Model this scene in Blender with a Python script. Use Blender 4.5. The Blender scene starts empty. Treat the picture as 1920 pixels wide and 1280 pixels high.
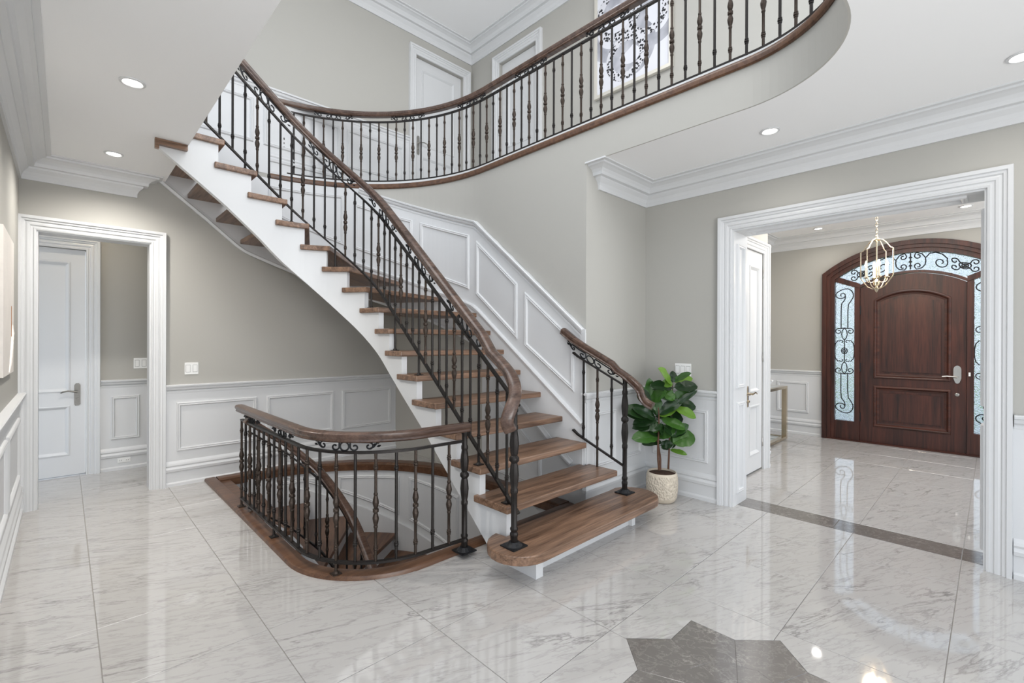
import bpy, bmesh, math, random
from mathutils import Vector, Matrix
random.seed(7)
PI = math.pi
SC = bpy.context.scene
COL = SC.collection
H = 1.4

# ------------------------------------------------------------------ camera, world, lights, exposure
def setup_camera():
    yaw, pitch, roll = math.radians(46.0625), math.radians(-0.0476), math.radians(0.186)
    f = Vector((math.cos(yaw)*math.cos(pitch), math.sin(yaw)*math.cos(pitch), math.sin(pitch)))
    r = Vector((math.sin(yaw), -math.cos(yaw), 0)); u = r.cross(f)
    r2 = r*math.cos(roll)+u*math.sin(roll); u2 = -r*math.sin(roll)+u*math.cos(roll)
    cam = bpy.data.cameras.new('camera'); o = bpy.data.objects.new('camera', cam); COL.objects.link(o)
    m = Matrix((r2, u2, -f)).transposed().to_4x4(); m.translation = Vector((0, 0, H))
    o.matrix_world = m
    cam.sensor_width = 36; cam.lens = 870.4/1920*36; cam.clip_start = 0.02
    SC.camera = o
setup_camera()

w = bpy.data.worlds.new('daylight'); SC.world = w; w.use_nodes = True
nt = w.node_tree; nt.nodes.clear()
wo = nt.nodes.new('ShaderNodeOutputWorld'); bg = nt.nodes.new('ShaderNodeBackground')
tc = nt.nodes.new('ShaderNodeTexCoord'); sx = nt.nodes.new('ShaderNodeSeparateXYZ'); cr = nt.nodes.new('ShaderNodeValToRGB')
mr = nt.nodes.new('ShaderNodeMapRange'); mr.inputs[1].default_value = -1; mr.inputs[2].default_value = 1
nt.links.new(tc.outputs['Generated'], sx.inputs[0]); nt.links.new(sx.outputs[2], mr.inputs[0]); nt.links.new(mr.outputs[0], cr.inputs[0])
cr.color_ramp.elements[0].position = 0.0; cr.color_ramp.elements[0].color = (0.62, 0.62, 0.60, 1)
cr.color_ramp.elements[1].position = 1.0; cr.color_ramp.elements[1].color = (0.55, 0.74, 1.0, 1)
e = cr.color_ramp.elements.new(0.5); e.color = (0.90, 0.95, 1.0, 1)
bg.inputs[1].default_value = 1.1
nt.links.new(cr.outputs[0], bg.inputs[0]); nt.links.new(bg.outputs[0], wo.inputs[0])

def area(name, loc, target, sx_, sy_, power, color=(1, 1, 1)):
    l = bpy.data.lights.new(name, 'AREA'); l.shape = 'RECTANGLE'; l.size = sx_; l.size_y = sy_; l.energy = power; l.color = color
    o = bpy.data.objects.new(name, l); COL.objects.link(o); o.location = loc
    d = Vector(target)-Vector(loc); o.rotation_euler = d.to_track_quat('-Z', 'Y').to_euler()
    return o
# added area fills, all out of view
area('fill_light_hall', (.2, -2.4, 1.0), (.3, 4.0, 3.3), 2.6, 1.9, 80)  # added fill behind the camera, tilted up to brighten the left ceiling
area('fill_light_upstairs', (1.3, -1.2, 4.9), (2.2, 4.5, 3.7), 3.4, 1.6, 82)  # added fill for the landing and upper walls, no window built
area('fill_light_foyer', (6.4, -2.2, 1.9), (7.2, 2.4, 2.2), 2.4, 2.0, 36)  # added fill from the open foyer side, brightens walls and ceiling there
area('stairwell_fill_light', (1.9, 2.3, 5.6), (1.9, 2.3, 0), 1.6, 2.4, 36)  # added soft overhead fill for the stair void, no fixture
area('ceiling_fill_hall', (.25, 1.3, 2.86), (.25, 1.6, 0), .8, 2.2, 18, (1, .97, .93))  # added downward fill over the near hall, not actual lamps
area('ceiling_fill_foyer', (6.2, .8, 2.97), (6.2, .8, 0), 1.6, 1.2, 34, (1, .97, .93))  # extra fill added besides the foyer downlights and chandelier
SC.view_settings.view_transform = 'Standard'
try: SC.view_settings.look = 'None'
except Exception: pass
SC.view_settings.gamma = 1.0; SC.view_settings.use_curve_mapping = False
SC.view_settings.exposure = 0.33
SC.cycles.max_bounces = 10; SC.cycles.diffuse_bounces = 6; SC.cycles.glossy_bounces = 4; SC.cycles.transmission_bounces = 8
SC.cycles.use_denoising = True
SC.cycles.sample_clamp_indirect = 6.0
SC.cycles.caustics_reflective = False; SC.cycles.caustics_refractive = False

# ------------------------------------------------------------------ materials
def srgb(r, g, b):
    def c(v):
        v /= 255.0
        return v/12.92 if v <= 0.04045 else ((v+0.055)/1.055)**2.4
    return (c(r), c(g), c(b), 1)
def mat(name, col, rough=0.5, metal=0.0, bump=0.0, bscale=60, var=0.0, vscale=3.0, spec=None, **kw):
    m = bpy.data.materials.new(name); m.use_nodes = True
    n = m.node_tree.nodes; L = m.node_tree.links; b = n['Principled BSDF']
    b.inputs['Base Color'].default_value = col; b.inputs['Roughness'].default_value = rough; b.inputs['Metallic'].default_value = metal
    if spec is not None: b.inputs['Specular IOR Level'].default_value = spec
    for k, v in kw.items(): b.inputs[k.replace('_', ' ')].default_value = v
    t = n.new('ShaderNodeTexCoord')
    if bump:
        x = n.new('ShaderNodeTexNoise'); x.inputs['Scale'].default_value = bscale; x.inputs['Detail'].default_value = 3
        bp = n.new('ShaderNodeBump'); bp.inputs['Strength'].default_value = bump; bp.inputs['Distance'].default_value = 0.01
        L.new(t.outputs['Object'], x.inputs['Vector']); L.new(x.outputs[0], bp.inputs['Height']); L.new(bp.outputs[0], b.inputs['Normal'])
    if var:
        x = n.new('ShaderNodeTexNoise'); x.inputs['Scale'].default_value = vscale; x.inputs['Detail'].default_value = 4
        mx = n.new('ShaderNodeMix'); mx.data_type = 'RGBA'
        L.new(t.outputs['Object'], x.inputs['Vector']); L.new(x.outputs[0], mx.inputs['Factor'])
        mx.inputs['A'].default_value = tuple(c*(1-var) for c in col[:3])+(1,); mx.inputs['B'].default_value = tuple(min(1, c*(1+var)) for c in col[:3])+(1,)
        L.new(mx.outputs['Result'], b.inputs['Base Color'])
    return m
def wood(name, dark, light, axis, rough=0.35, scale=1.0, bump=0.15):
    m = bpy.data.materials.new(name); m.use_nodes = True
    n = m.node_tree.nodes; L = m.node_tree.links; b = n['Principled BSDF']
    t = n.new('ShaderNodeTexCoord'); mp = n.new('ShaderNodeMapping')
    sc = [22*scale]*3; sc[axis] = 1.6*scale; mp.inputs['Scale'].default_value = sc
    oi = n.new('ShaderNodeObjectInfo'); va = n.new('ShaderNodeVectorMath'); va.operation = 'ADD'
    ml = n.new('ShaderNodeMath'); ml.operation = 'MULTIPLY'; ml.inputs[1].default_value = 17
    L.new(oi.outputs['Random'], ml.inputs[0]); L.new(t.outputs['Object'], va.inputs[0]); L.new(ml.outputs[0], va.inputs[1])
    L.new(va.outputs[0], mp.inputs[0])
    n1 = n.new('ShaderNodeTexNoise'); n1.inputs['Scale'].default_value = 1.0; n1.inputs['Detail'].default_value = 6; n1.inputs['Distortion'].default_value = 0.8
    mp2 = n.new('ShaderNodeMapping'); sc2 = [90*scale]*3; sc2[axis] = 4*scale; mp2.inputs['Scale'].default_value = sc2
    n2 = n.new('ShaderNodeTexNoise'); n2.inputs['Scale'].default_value = 1.5; n2.inputs['Detail'].default_value = 3
    L.new(va.outputs[0], mp2.inputs[0]); L.new(mp.outputs[0], n1.inputs[0]); L.new(mp2.outputs[0], n2.inputs[0])
    ad = n.new('ShaderNodeMath'); ad.operation = 'ADD'; m2 = n.new('ShaderNodeMath'); m2.operation = 'MULTIPLY'; m2.inputs[1].default_value = 0.6
    L.new(n2.outputs[0], m2.inputs[0]); L.new(n1.outputs[0], ad.inputs[0]); L.new(m2.outputs[0], ad.inputs[1])
    r = n.new('ShaderNodeValToRGB'); r.color_ramp.elements[0].position = 0.55; r.color_ramp.elements[1].position = 1.02
    r.color_ramp.elements[0].color = dark; r.color_ramp.elements[1].color = light
    L.new(ad.outputs[0], r.inputs[0]); L.new(r.outputs[0], b.inputs['Base Color']); b.inputs['Roughness'].default_value = rough
    bp = n.new('ShaderNodeBump'); bp.inputs['Strength'].default_value = bump; bp.inputs['Distance'].default_value = 0.002
    L.new(ad.outputs[0], bp.inputs['Height']); L.new(bp.outputs[0], b.inputs['Normal'])
    return m
def marble(name, base, vein, rough=0.045, stretch=(0.65, 3.0, 1), rot=0.42, amount=1.0, dark=0.0):
    m = bpy.data.materials.new(name); m.use_nodes = True
    n = m.node_tree.nodes; L = m.node_tree.links; b = n['Principled BSDF']
    t = n.new('ShaderNodeTexCoord'); oi = n.new('ShaderNodeObjectInfo'); ml = n.new('ShaderNodeMath'); ml.operation = 'MULTIPLY'; ml.inputs[1].default_value = 31
    va = n.new('ShaderNodeVectorMath'); va.operation = 'ADD'
    L.new(oi.outputs['Random'], ml.inputs[0]); L.new(t.outputs['Object'], va.inputs[0]); L.new(ml.outputs[0], va.inputs[1])
    mp = n.new('ShaderNodeMapping'); mp.inputs['Scale'].default_value = stretch; mp.inputs['Rotation'].default_value = (0, 0, rot)
    # Mapping applies scale before rotation; rotate first through a separate node
    mr_ = n.new('ShaderNodeMapping'); mr_.inputs['Rotation'].default_value = (0, 0, rot); mp.inputs['Rotation'].default_value = (0, 0, 0)
    L.new(va.outputs[0], mr_.inputs[0]); L.new(mr_.outputs[0], mp.inputs[0])
    def veins(scale, width, det, dist):
        x = n.new('ShaderNodeTexNoise'); x.inputs['Scale'].default_value = scale; x.inputs['Detail'].default_value = det; x.inputs['Distortion'].default_value = dist
        x.inputs['Roughness'].default_value = 0.6
        L.new(mp.outputs[0], x.inputs[0])
        s = n.new('ShaderNodeMath'); s.operation = 'SUBTRACT'; s.inputs[1].default_value = 0.5; a = n.new('ShaderNodeMath'); a.operation = 'ABSOLUTE'
        L.new(x.outputs[0], s.inputs[0]); L.new(s.outputs[0], a.inputs[0])
        q = n.new('ShaderNodeMapRange'); q.inputs[1].default_value = 0; q.inputs[2].default_value = width; q.inputs[3].default_value = 1; q.inputs[4].default_value = 0
        L.new(a.outputs[0], q.inputs[0]); return q.outputs[0]
    v1 = veins(2.2, 0.022, 8, 0.5); v2 = veins(6.0, 0.03, 6, 0.35)
    cl = n.new('ShaderNodeTexNoise'); cl.inputs['Scale'].default_value = 1.7; cl.inputs['Detail'].default_value = 4
    L.new(mp.outputs[0], cl.inputs[0])
    msk = n.new('ShaderNodeMapRange'); msk.inputs[1].default_value = 0.42; msk.inputs[2].default_value = 0.68
    L.new(cl.outputs[0], msk.inputs[0])
    a1 = n.new('ShaderNodeMath'); a1.operation = 'MULTIPLY'; L.new(v1, a1.inputs[0]); L.new(msk.outputs[0], a1.inputs[1])
    a2 = n.new('ShaderNodeMath'); a2.operation = 'MULTIPLY'; a2.inputs[1].default_value = 0.35; L.new(v2, a2.inputs[0])
    a3 = n.new('ShaderNodeMath'); a3.operation = 'ADD'; L.new(a1.outputs[0], a3.inputs[0]); L.new(a2.outputs[0], a3.inputs[1])
    a4 = n.new('ShaderNodeMath'); a4.operation = 'MULTIPLY'; a4.inputs[1].default_value = amount; a4.use_clamp = True; L.new(a3.outputs[0], a4.inputs[0])
    mx = n.new('ShaderNodeMix'); mx.data_type = 'RGBA'; mx.inputs['B'].default_value = vein
    cb = n.new('ShaderNodeMix'); cb.data_type = 'RGBA'; cb.inputs['A'].default_value = tuple(c*(0.92-dark) for c in base[:3])+(1,); cb.inputs['B'].default_value = base
    L.new(cl.outputs[0], cb.inputs['Factor']); L.new(cb.outputs['Result'], mx.inputs['A']); L.new(a4.outputs[0], mx.inputs['Factor'])
    L.new(mx.outputs['Result'], b.inputs['Base Color']); b.inputs['Roughness'].default_value = rough; b.inputs['IOR'].default_value = 1.95
    return m
M = {}
M['wall'] = mat('wall_paint_greige', srgb(176, 174, 168), 0.75, bump=0.04, bscale=220)
M['white'] = mat('trim_paint_white', srgb(212, 213, 214), 0.38)
M['ceil'] = mat('ceiling_paint', srgb(244, 244, 244), 0.8)
M['marble'] = marble('polished_white_marble', srgb(186, 183, 180), srgb(134, 131, 129), amount=.85)
M['grey_marble'] = marble('grey_marble', srgb(116, 111, 107), srgb(170, 164, 158), 0.1, (2.5, 3.2, 1), 0.9, 0.7, 0.15)
M['grout'] = mat('grout', srgb(160, 156, 151), 0.8)
M['tread'] = wood('oak_tread', srgb(72, 51, 38), srgb(146, 115, 93), 0, 0.33)
M['curb'] = wood('oak_curb', srgb(70, 46, 33), srgb(110, 79, 58), 0, 0.35)
M['rail'] = wood('oak_handrail', srgb(58, 42, 35), srgb(100, 79, 68), 0, 0.25, 0.8, 0.05)
M['iron'] = mat('wrought_iron_bronze', srgb(38, 34, 32), 0.42, 0.55, bump=0.15, bscale=120, var=0.25, vscale=40)
M['iron_brown'] = mat('wrought_iron_rubbed', srgb(60, 50, 43), 0.42, 0.6, bump=0.3, bscale=90, var=0.35, vscale=60)
M['mahogany'] = wood('mahogany_door', srgb(32, 15, 11), srgb(76, 39, 29), 2, 0.42, 0.7, 0.05)
M['mahogany_h'] = wood('mahogany_rail', srgb(36, 17, 12), srgb(80, 42, 31), 1, 0.42, 0.7, 0.05)
M['chrome'] = mat('satin_nickel', srgb(176, 174, 170), 0.28, 1.0)
M['pewter'] = mat('antique_pewter', srgb(122, 120, 116), 0.38, 1.0, bump=.3, bscale=90)
M['gold'] = mat('champagne_gold', srgb(206, 192, 168), 0.2, 1.0)
M['mirror'] = mat('mirror_glass', srgb(215, 220, 215), 0.03, 1.0)
M['plate'] = mat('switch_plastic', srgb(236, 236, 234), 0.3)
M['gap'] = mat('switch_gap_grey', srgb(150, 150, 148), .6)
M['dark'] = mat('slot_dark', srgb(40, 38, 36), 0.6)
M['black_iron'] = mat('door_iron', srgb(30, 31, 34), 0.5, 0.4)
M['ceramic'] = mat('textured_ceramic', srgb(208, 196, 178), 0.55, var=0.08, vscale=20)
M['soil'] = mat('bark_soil', srgb(66, 42, 28), 0.9, bump=0.8, bscale=60, var=0.5, vscale=50)
M['trunk'] = mat('plant_trunk', srgb(88, 58, 40), 0.7, bump=0.3, bscale=50, var=0.3, vscale=30)
M['canvas'] = mat('canvas_white', srgb(228, 222, 216), 0.7, bump=0.35, bscale=18, var=0.08, vscale=4)
M['tan'] = mat('tan_streak', srgb(170, 120, 80), 0.7)
M['frame'] = mat('frame_silver', srgb(214, 210, 200), 0.35, 0.3)
M['candle'] = mat('candle_sleeve', srgb(232, 222, 202), 0.4)
def leaf_mat():
    m = bpy.data.materials.new('fig_leaf'); m.use_nodes = True
    n = m.node_tree.nodes; L = m.node_tree.links; b = n['Principled BSDF']
    oi = n.new('ShaderNodeObjectInfo'); r = n.new('ShaderNodeValToRGB')
    r.color_ramp.elements[0].color = srgb(30, 62, 26); r.color_ramp.elements[1].color = srgb(96, 134, 48)
    e = r.color_ramp.elements.new(0.6); e.color = srgb(52, 94, 36)
    L.new(oi.outputs['Random'], r.inputs[0]); L.new(r.outputs[0], b.inputs['Base Color']); b.inputs['Roughness'].default_value = 0.28
    return m
M['leaf'] = leaf_mat()
def emit(name, col, s):
    m = bpy.data.materials.new(name); m.use_nodes = True; n = m.node_tree.nodes
    b = n['Principled BSDF']; b.inputs['Base Color'].default_value = col; b.inputs['Emission Color'].default_value = col; b.inputs['Emission Strength'].default_value = s
    return m
M['lamp'] = emit('lamp_lens', (1, 0.97, 0.92, 1), 6.0)
M['bulb'] = emit('candle_bulb', (1, 0.78, 0.5, 1), 22.0)
def glass_mat():
    m = bpy.data.materials.new('textured_glass'); m.use_nodes = True
    n = m.node_tree.nodes; L = m.node_tree.links; b = n['Principled BSDF']
    b.inputs['Base Color'].default_value = (0.74, 0.80, 0.86, 1); b.inputs['Roughness'].default_value = 0.12; b.inputs['Transmission Weight'].default_value = 1.0; b.inputs['IOR'].default_value = 1.25
    t = n.new('ShaderNodeTexCoord'); v = n.new('ShaderNodeTexVoronoi'); v.inputs['Scale'].default_value = 90
    bp = n.new('ShaderNodeBump'); bp.inputs['Strength'].default_value = 0.9; bp.inputs['Distance'].default_value = 0.012
    L.new(t.outputs['Object'], v.inputs[0]); L.new(v.outputs[0], bp.inputs['Height']); L.new(bp.outputs[0], b.inputs['Normal'])
    return m
M['glass'] = glass_mat()
def art_mat():
    # ink drawing of interlinked rope rings, printed flat on the canvas (object space: x across, y up, metres)
    m = bpy.data.materials.new('ink_rings_print'); m.use_nodes = True
    n = m.node_tree.nodes; L = m.node_tree.links; b = n['Principled BSDF']
    t = n.new('ShaderNodeTexCoord')
    nz = n.new('ShaderNodeTexNoise'); nz.inputs['Scale'].default_value = 6
    L.new(t.outputs['Object'], nz.inputs[0])
    def ring(cx, cy, R, wd):
        d = n.new('ShaderNodeVectorMath'); d.operation = 'DISTANCE'; d.inputs[1].default_value = (cx, cy, 0)
        L.new(t.outputs['Object'], d.inputs[0])
        s = n.new('ShaderNodeMath'); s.operation = 'SUBTRACT'; s.inputs[1].default_value = R; L.new(d.outputs['Value'], s.inputs[0])
        a = n.new('ShaderNodeMath'); a.operation = 'ABSOLUTE'; L.new(s.outputs[0], a.inputs[0])
        c = n.new('ShaderNodeMath'); c.operation = 'LESS_THAN'; c.inputs[1].default_value = wd; L.new(a.outputs[0], c.inputs[0])
        return c.outputs[0]
    def mx_(a, c):
        q = n.new('ShaderNodeMath'); q.operation = 'MAXIMUM'; L.new(a, q.inputs[0]); L.new(c, q.inputs[1]); return q.outputs[0]
    rings = mx_(mx_(ring(-0.07, -0.27, 0.21, 0.042), ring(0.2, 0.08, 0.2, 0.04)), ring(-0.16, 0.26, 0.26, 0.042))
    shade = mx_(mx_(ring(0.0, -0.22, 0.22, 0.07), ring(0.28, 0.0, 0.24, 0.06)), ring(-0.2, 0.12, 0.3, 0.07))
    vo = n.new('ShaderNodeTexVoronoi'); vo.inputs['Scale'].default_value = 34; L.new(t.outputs['Object'], vo.inputs[0])
    sp = n.new('ShaderNodeMath'); sp.operation = 'LESS_THAN'; sp.inputs[1].default_value = 0.44; L.new(vo.outputs[0], sp.inputs[0])
    ink = n.new('ShaderNodeMath'); ink.operation = 'MULTIPLY'; L.new(rings, ink.inputs[0]); L.new(sp.outputs[0], ink.inputs[1])
    m1 = n.new('ShaderNodeMix'); m1.data_type = 'RGBA'; m1.inputs['A'].default_value = srgb(222, 223, 230); m1.inputs['B'].default_value = srgb(96, 98, 112)
    sh = n.new('ShaderNodeMath'); sh.operation = 'MULTIPLY'; L.new(shade, sh.inputs[0]); L.new(nz.outputs[0], sh.inputs[1]); L.new(sh.outputs[0], m1.inputs['Factor'])
    m3 = n.new('ShaderNodeMix'); m3.data_type = 'RGBA'; m3.inputs['B'].default_value = srgb(214, 214, 220); L.new(rings, m3.inputs['Factor']); L.new(m1.outputs['Result'], m3.inputs['A'])
    m2 = n.new('ShaderNodeMix'); m2.data_type = 'RGBA'; m2.inputs['B'].default_value = srgb(30, 30, 36); L.new(ink.outputs[0], m2.inputs['Factor']); L.new(m3.outputs['Result'], m2.inputs['A'])
    L.new(m2.outputs['Result'], b.inputs['Base Color']); b.inputs['Roughness'].default_value = 0.5
    return m
M['art'] = art_mat()

# ------------------------------------------------------------------ helpers
def link(name, me, m=None, parent=None):
    o = bpy.data.objects.new(name, me); COL.objects.link(o)
    if m is not None and not me.materials: me.materials.append(m)
    if parent is not None: o.parent = parent
    return o
class G:
    """collects faces, becomes one mesh"""
    def __init__(s): s.v = []; s.f = []
    def add(s, vs, fs):
        k = len(s.v); s.v += [tuple(p) for p in vs]; s.f += [tuple(i+k for i in f) for f in fs]; return s
    def box(s, a, b):
        (x0, y0, z0), (x1, y1, z1) = a, b
        x0, x1 = min(x0, x1), max(x0, x1); y0, y1 = min(y0, y1), max(y0, y1); z0, z1 = min(z0, z1), max(z0, z1)
        return s.add([(x0, y0, z0), (x1, y0, z0), (x1, y1, z0), (x0, y1, z0), (x0, y0, z1), (x1, y0, z1), (x1, y1, z1), (x0, y1, z1)],
                     [(0, 3, 2, 1), (4, 5, 6, 7), (0, 1, 5, 4), (1, 2, 6, 5), (2, 3, 7, 6), (3, 0, 4, 7)])
    def prism(s, pts, f0, f1):
        """polygon pts (2D) -> f0(p), f1(p) 3D end faces"""
        n = len(pts); vs = [f0(p) for p in pts]+[f1(p) for p in pts]
        fs = [tuple(range(n))[::-1], tuple(range(n, 2*n))]+[(i, (i+1) % n, n+(i+1) % n, n+i) for i in range(n)]
        return s.add(vs, fs)
    def strip(s, A, B, f0, f1):
        """solid between polylines A and B (2D)"""
        n = len(A)
        for i in range(n-1): s.prism([A[i], A[i+1], B[i+1], B[i]], f0, f1)
        return s
    def sweep(s, path, prof, fn, closed=False, caps=True):
        """path 2D, profile (a,b): a = offset to the left of travel, b passed on; fn(x,y,b)->3D"""
        n = len(path); k = len(prof); rows = []
        for i in range(n):
            p = Vector(path[i])
            d0 = d1 = None
            if closed or i > 0: d0 = (p-Vector(path[i-1])).normalized()
            if closed or i < n-1: d1 = (Vector(path[(i+1) % n])-p).normalized()
            if d0 is None: d0 = d1
            if d1 is None: d1 = d0
            n0 = Vector((-d0.y, d0.x)); n1 = Vector((-d1.y, d1.x)); mt = n0+n1
            mt = n0 if mt.length < 1e-6 else mt.normalized(); sc = 1/max(0.25, mt.dot(n0))
            rows.append([fn(p.x+mt.x*a*sc, p.y+mt.y*a*sc, b) for a, b in prof])
        vs = [q for r in rows for q in r]; fs = []
        for i in range(n if closed else n-1):
            j = (i+1) % n
            for c in range(k):
                d = (c+1) % k
                fs.append((i*k+c, j*k+c, j*k+d, i*k+d))
        if caps and not closed: fs += [tuple(range(k)), tuple(range((n-1)*k, n*k))[::-1]]
        return s.add(vs, fs)
    def sweep3(s, path, prof, lat=None):
        """path of 3D points, profile (lateral, up) square to the path"""
        n = len(path); k = len(prof); P = [Vector(p) for p in path]; vs = []; fs = []; last = None
        for i in range(n):
            t = (P[min(i+1, n-1)]-P[max(i-1, 0)]).normalized()
            l = lat(i) if lat else t.cross(Vector((0, 0, 1)))
            if l.length < 0.25 and last is not None: l = last-t*last.dot(t)
            l = l.normalized(); last = l; u = l.cross(t)
            vs += [tuple(P[i]+l*a+u*b) for a, b in prof]
        for i in range(n-1):
            for c in range(k):
                d = (c+1) % k; fs.append((i*k+c, i*k+d, (i+1)*k+d, (i+1)*k+c))
        fs += [tuple(range(k))[::-1], tuple(range((n-1)*k, n*k))]
        return s.add(vs, fs)
    def tube(s, path, r, k=6, closed=False):
        P = [Vector(p) for p in path]; n = len(P); vs = []; fs = []; last = None
        for i in range(n):
            a = P[(i-1) % n] if closed else P[max(i-1, 0)]; b = P[(i+1) % n] if closed else P[min(i+1, n-1)]
            t = (b-a).normalized()
            if last is None:
                h = Vector((0, 0, 1)) if abs(t.z) < 0.9 else Vector((1, 0, 0)); l = t.cross(h).normalized()
            else: l = (last-t*last.dot(t)).normalized()
            last = l; u = t.cross(l); ri = r[i] if isinstance(r, (list, tuple)) else r
            vs += [tuple(P[i]+l*math.cos(2*PI*c/k)*ri+u*math.sin(2*PI*c/k)*ri) for c in range(k)]
        for i in range(n if closed else n-1):
            j = (i+1) % n
            for c in range(k):
                d = (c+1) % k; fs.append((i*k+c, i*k+d, j*k+d, j*k+c))
        if not closed: fs += [tuple(range(k))[::-1], tuple(range((n-1)*k, n*k))]
        return s.add(vs, fs)
    def lathe(s, prof, c=(0, 0, 0), k=10, flute=0, cap=True):
        n = len(prof); vs = []; fs = []
        for r, z in prof:
            for i in range(k):
                a = 2*PI*i/k; rr = r*(1-flute*(i % 2)) if flute else r
                vs.append((c[0]+rr*math.cos(a), c[1]+rr*math.sin(a), c[2]+z))
        for j in range(n-1):
            for i in range(k):
                d = (i+1) % k; fs.append((j*k+i, j*k+d, (j+1)*k+d, (j+1)*k+i))
        if cap: fs += [tuple(range(k))[::-1], tuple(range((n-1)*k, n*k))]
        return s.add(vs, fs)
    def mesh(s, name, smooth=False):
        me = bpy.data.meshes.new(name); me.from_pydata(s.v, [], s.f)
        bm = bmesh.new(); bm.from_mesh(me); bmesh.ops.recalc_face_normals(bm, faces=bm.faces); bm.to_mesh(me); bm.free()
        if smooth:
            for p in me.polygons: p.use_smooth = True
            try: me.set_sharp_from_angle(angle=math.radians(42))
            except Exception: pass
        return me
    def obj(s, name, m, parent=None, smooth=False):
        return link(name, s.mesh(name, smooth), m, parent)
def bevel_obj(o, w=0.005, seg=2):
    bm = bmesh.new(); bm.from_mesh(o.data); bmesh.ops.remove_doubles(bm, verts=bm.verts, dist=1e-5)
    ed = [e for e in bm.edges if len(e.link_faces) == 2 and e.calc_face_angle(0) > 0.6]
    bmesh.ops.bevel(bm, geom=ed, offset=w, segments=seg, affect='EDGES', profile=0.5)
    bm.to_mesh(o.data); bm.free(); return o
def struct(o): o['kind'] = 'structure'; return o
def thing(o, label, cat, group=None):
    o['label'] = label; o['category'] = cat
    if group: o['group'] = group
    return o
def empty(name, loc=(0, 0, 0), rz=0):
    o = bpy.data.objects.new(name, None); COL.objects.link(o); o.location = loc; o.rotation_euler = (0, 0, rz); o.empty_display_size = 0.05; return o
def reparent_local(o, root):
    """vertices were made in world space; keep them there"""
    o.parent = root; o.matrix_parent_inverse = Matrix.Identity(4)
    o.location = -Vector(root.location) if root.rotation_euler.z == 0 else o.location
    return o
def lerp(a, b, t): return a+(b-a)*t
def interp(x, pts):
    if x <= pts[0][0]:
        (a, b), (c, d) = pts[0], pts[1]; return b+(x-a)*(d-b)/(c-a)
    for (a, b), (c, d) in zip(pts, pts[1:]):
        if x <= c: return b+(x-a)*(d-b)/(c-a)
    (a, b), (c, d) = pts[-2], pts[-1]; return d+(x-c)*(d-b)/(c-a)
def arc(cx, cy, r, a0, a1, n):
    return [(cx+r*math.cos(math.radians(lerp(a0, a1, i/n))), cy+r*math.sin(math.radians(lerp(a0, a1, i/n)))) for i in range(n+1)]
def plan(z0, z1): return (lambda p: (p[0], p[1], z0)), (lambda p: (p[0], p[1], z1))

# ------------------------------------------------------------------ key dimensions
XL, YB, XR, XF = -0.27, 5.46, 4.08, 8.07      # left wall, back wall, right wall, front-door wall
XW, YRET = 3.13, 2.36                          # stair side wall and the return beside the plant
CEIL, UP, UCEIL = 2.89, 3.2, 5.75
C0 = (1.36, 3.69); RW = 1.77                   # centre and radius of the curved stair wall
RISE = 0.188
WT = 0.012                                     # wainscot board thickness

def SP(u, r):
    if u <= 0: return (C0[0]+r, C0[1]+u)
    if u < PI/2: return (C0[0]+r*math.cos(u), C0[1]+r*math.sin(u))
    return (C0[0]-(u-PI/2), C0[1]+r)
def s2u(s, r):
    if s <= 0: return s
    if s < r*PI/2: return s/r
    return PI/2+(s-r*PI/2)
def SS(s, r, rr=None):
    """point at run s measured along radius r, at radius rr"""
    return SP(s2u(s, r), r if rr is None else rr)

# ------------------------------------------------------------------ moulding profiles (a = towards the room or inwards, b)
BASE = [(0, 0), (0.03, 0), (0.03, 0.028), (0.02, 0.038), (0.016, 0.04), (0.016, 0.135), (0.03, 0.142), (0.034, 0.165), (0.022, 0.185), (0.03, 0.2), (0.026, 0.217), (0.012, 0.24), (0, 0.245)]
RAILP = [(0, 0.885), (0.016, 0.89), (0.018, 0.905), (0.012, 0.912), (0.03, 0.925), (0.036, 0.94), (0.032, 0.948), (0.048, 0.952), (0.05, 0.966), (0.044, 0.972), (0, 0.972)]
CROWN = [(0, 0), (0.016, 0), (0.018, 0.035), (0.03, 0.06), (0.055, 0.085), (0.058, 0.098), (0.09, 0.1), (0.094, 0.125), (0.11, 0.145), (0.14, 0.16), (0.16, 0.165), (0.162, 0.178), (0.19, 0.18), (0.19, 0.192), (0, 0.192)]
CASE = [(0, 0), (0, 0.016), (0.012, 0.02), (0.018, 0.014), (0.03, 0.016), (0.036, 0.024), (0.05, 0.026), (0.062, 0.022), (0.068, 0.032), (0.082, 0.034), (0.086, 0.044), (0.108, 0.046), (0.11, 0.04), (0.11, 0)]
PANEL = [(0, 0), (0.002, 0.010), (0.01, 0.016), (0.018, 0.012), (0.026, 0.016), (0.034, 0.006), (0.036, 0)]

def inv(prof): return [(-a, b) for a, b in prof]
def flat_map(o, ax, nrm):
    """(s,z,b) -> 3D on a vertical plane through o, s along ax, b along nrm"""
    return lambda s, z, b: (o[0]+ax[0]*s+nrm[0]*b, o[1]+ax[1]*s+nrm[1]*b, z)
def panel_frame(fn, s0, s1, z0, z1, parent, name='panel_moulding'):
    # z0,z1 may be (at s0, at s1) pairs
    a0, a1 = z0 if isinstance(z0, tuple) else (z0, z0); b0, b1 = z1 if isinstance(z1, tuple) else (z1, z1)
    G_ = G(); G_.sweep([(s0, a0), (s1, a1), (s1, b1), (s0, b0)], PANEL, fn, closed=True)
    return G_.obj(name, M['white'], parent)
def sub_path(pts, n=14):
    out = []
    for (a, b), (c, d) in zip(pts, pts[1:]):
        for i in range(n): out.append((lerp(a, c, i/n), lerp(b, d, i/n)))
    return out+[pts[-1]]
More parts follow.
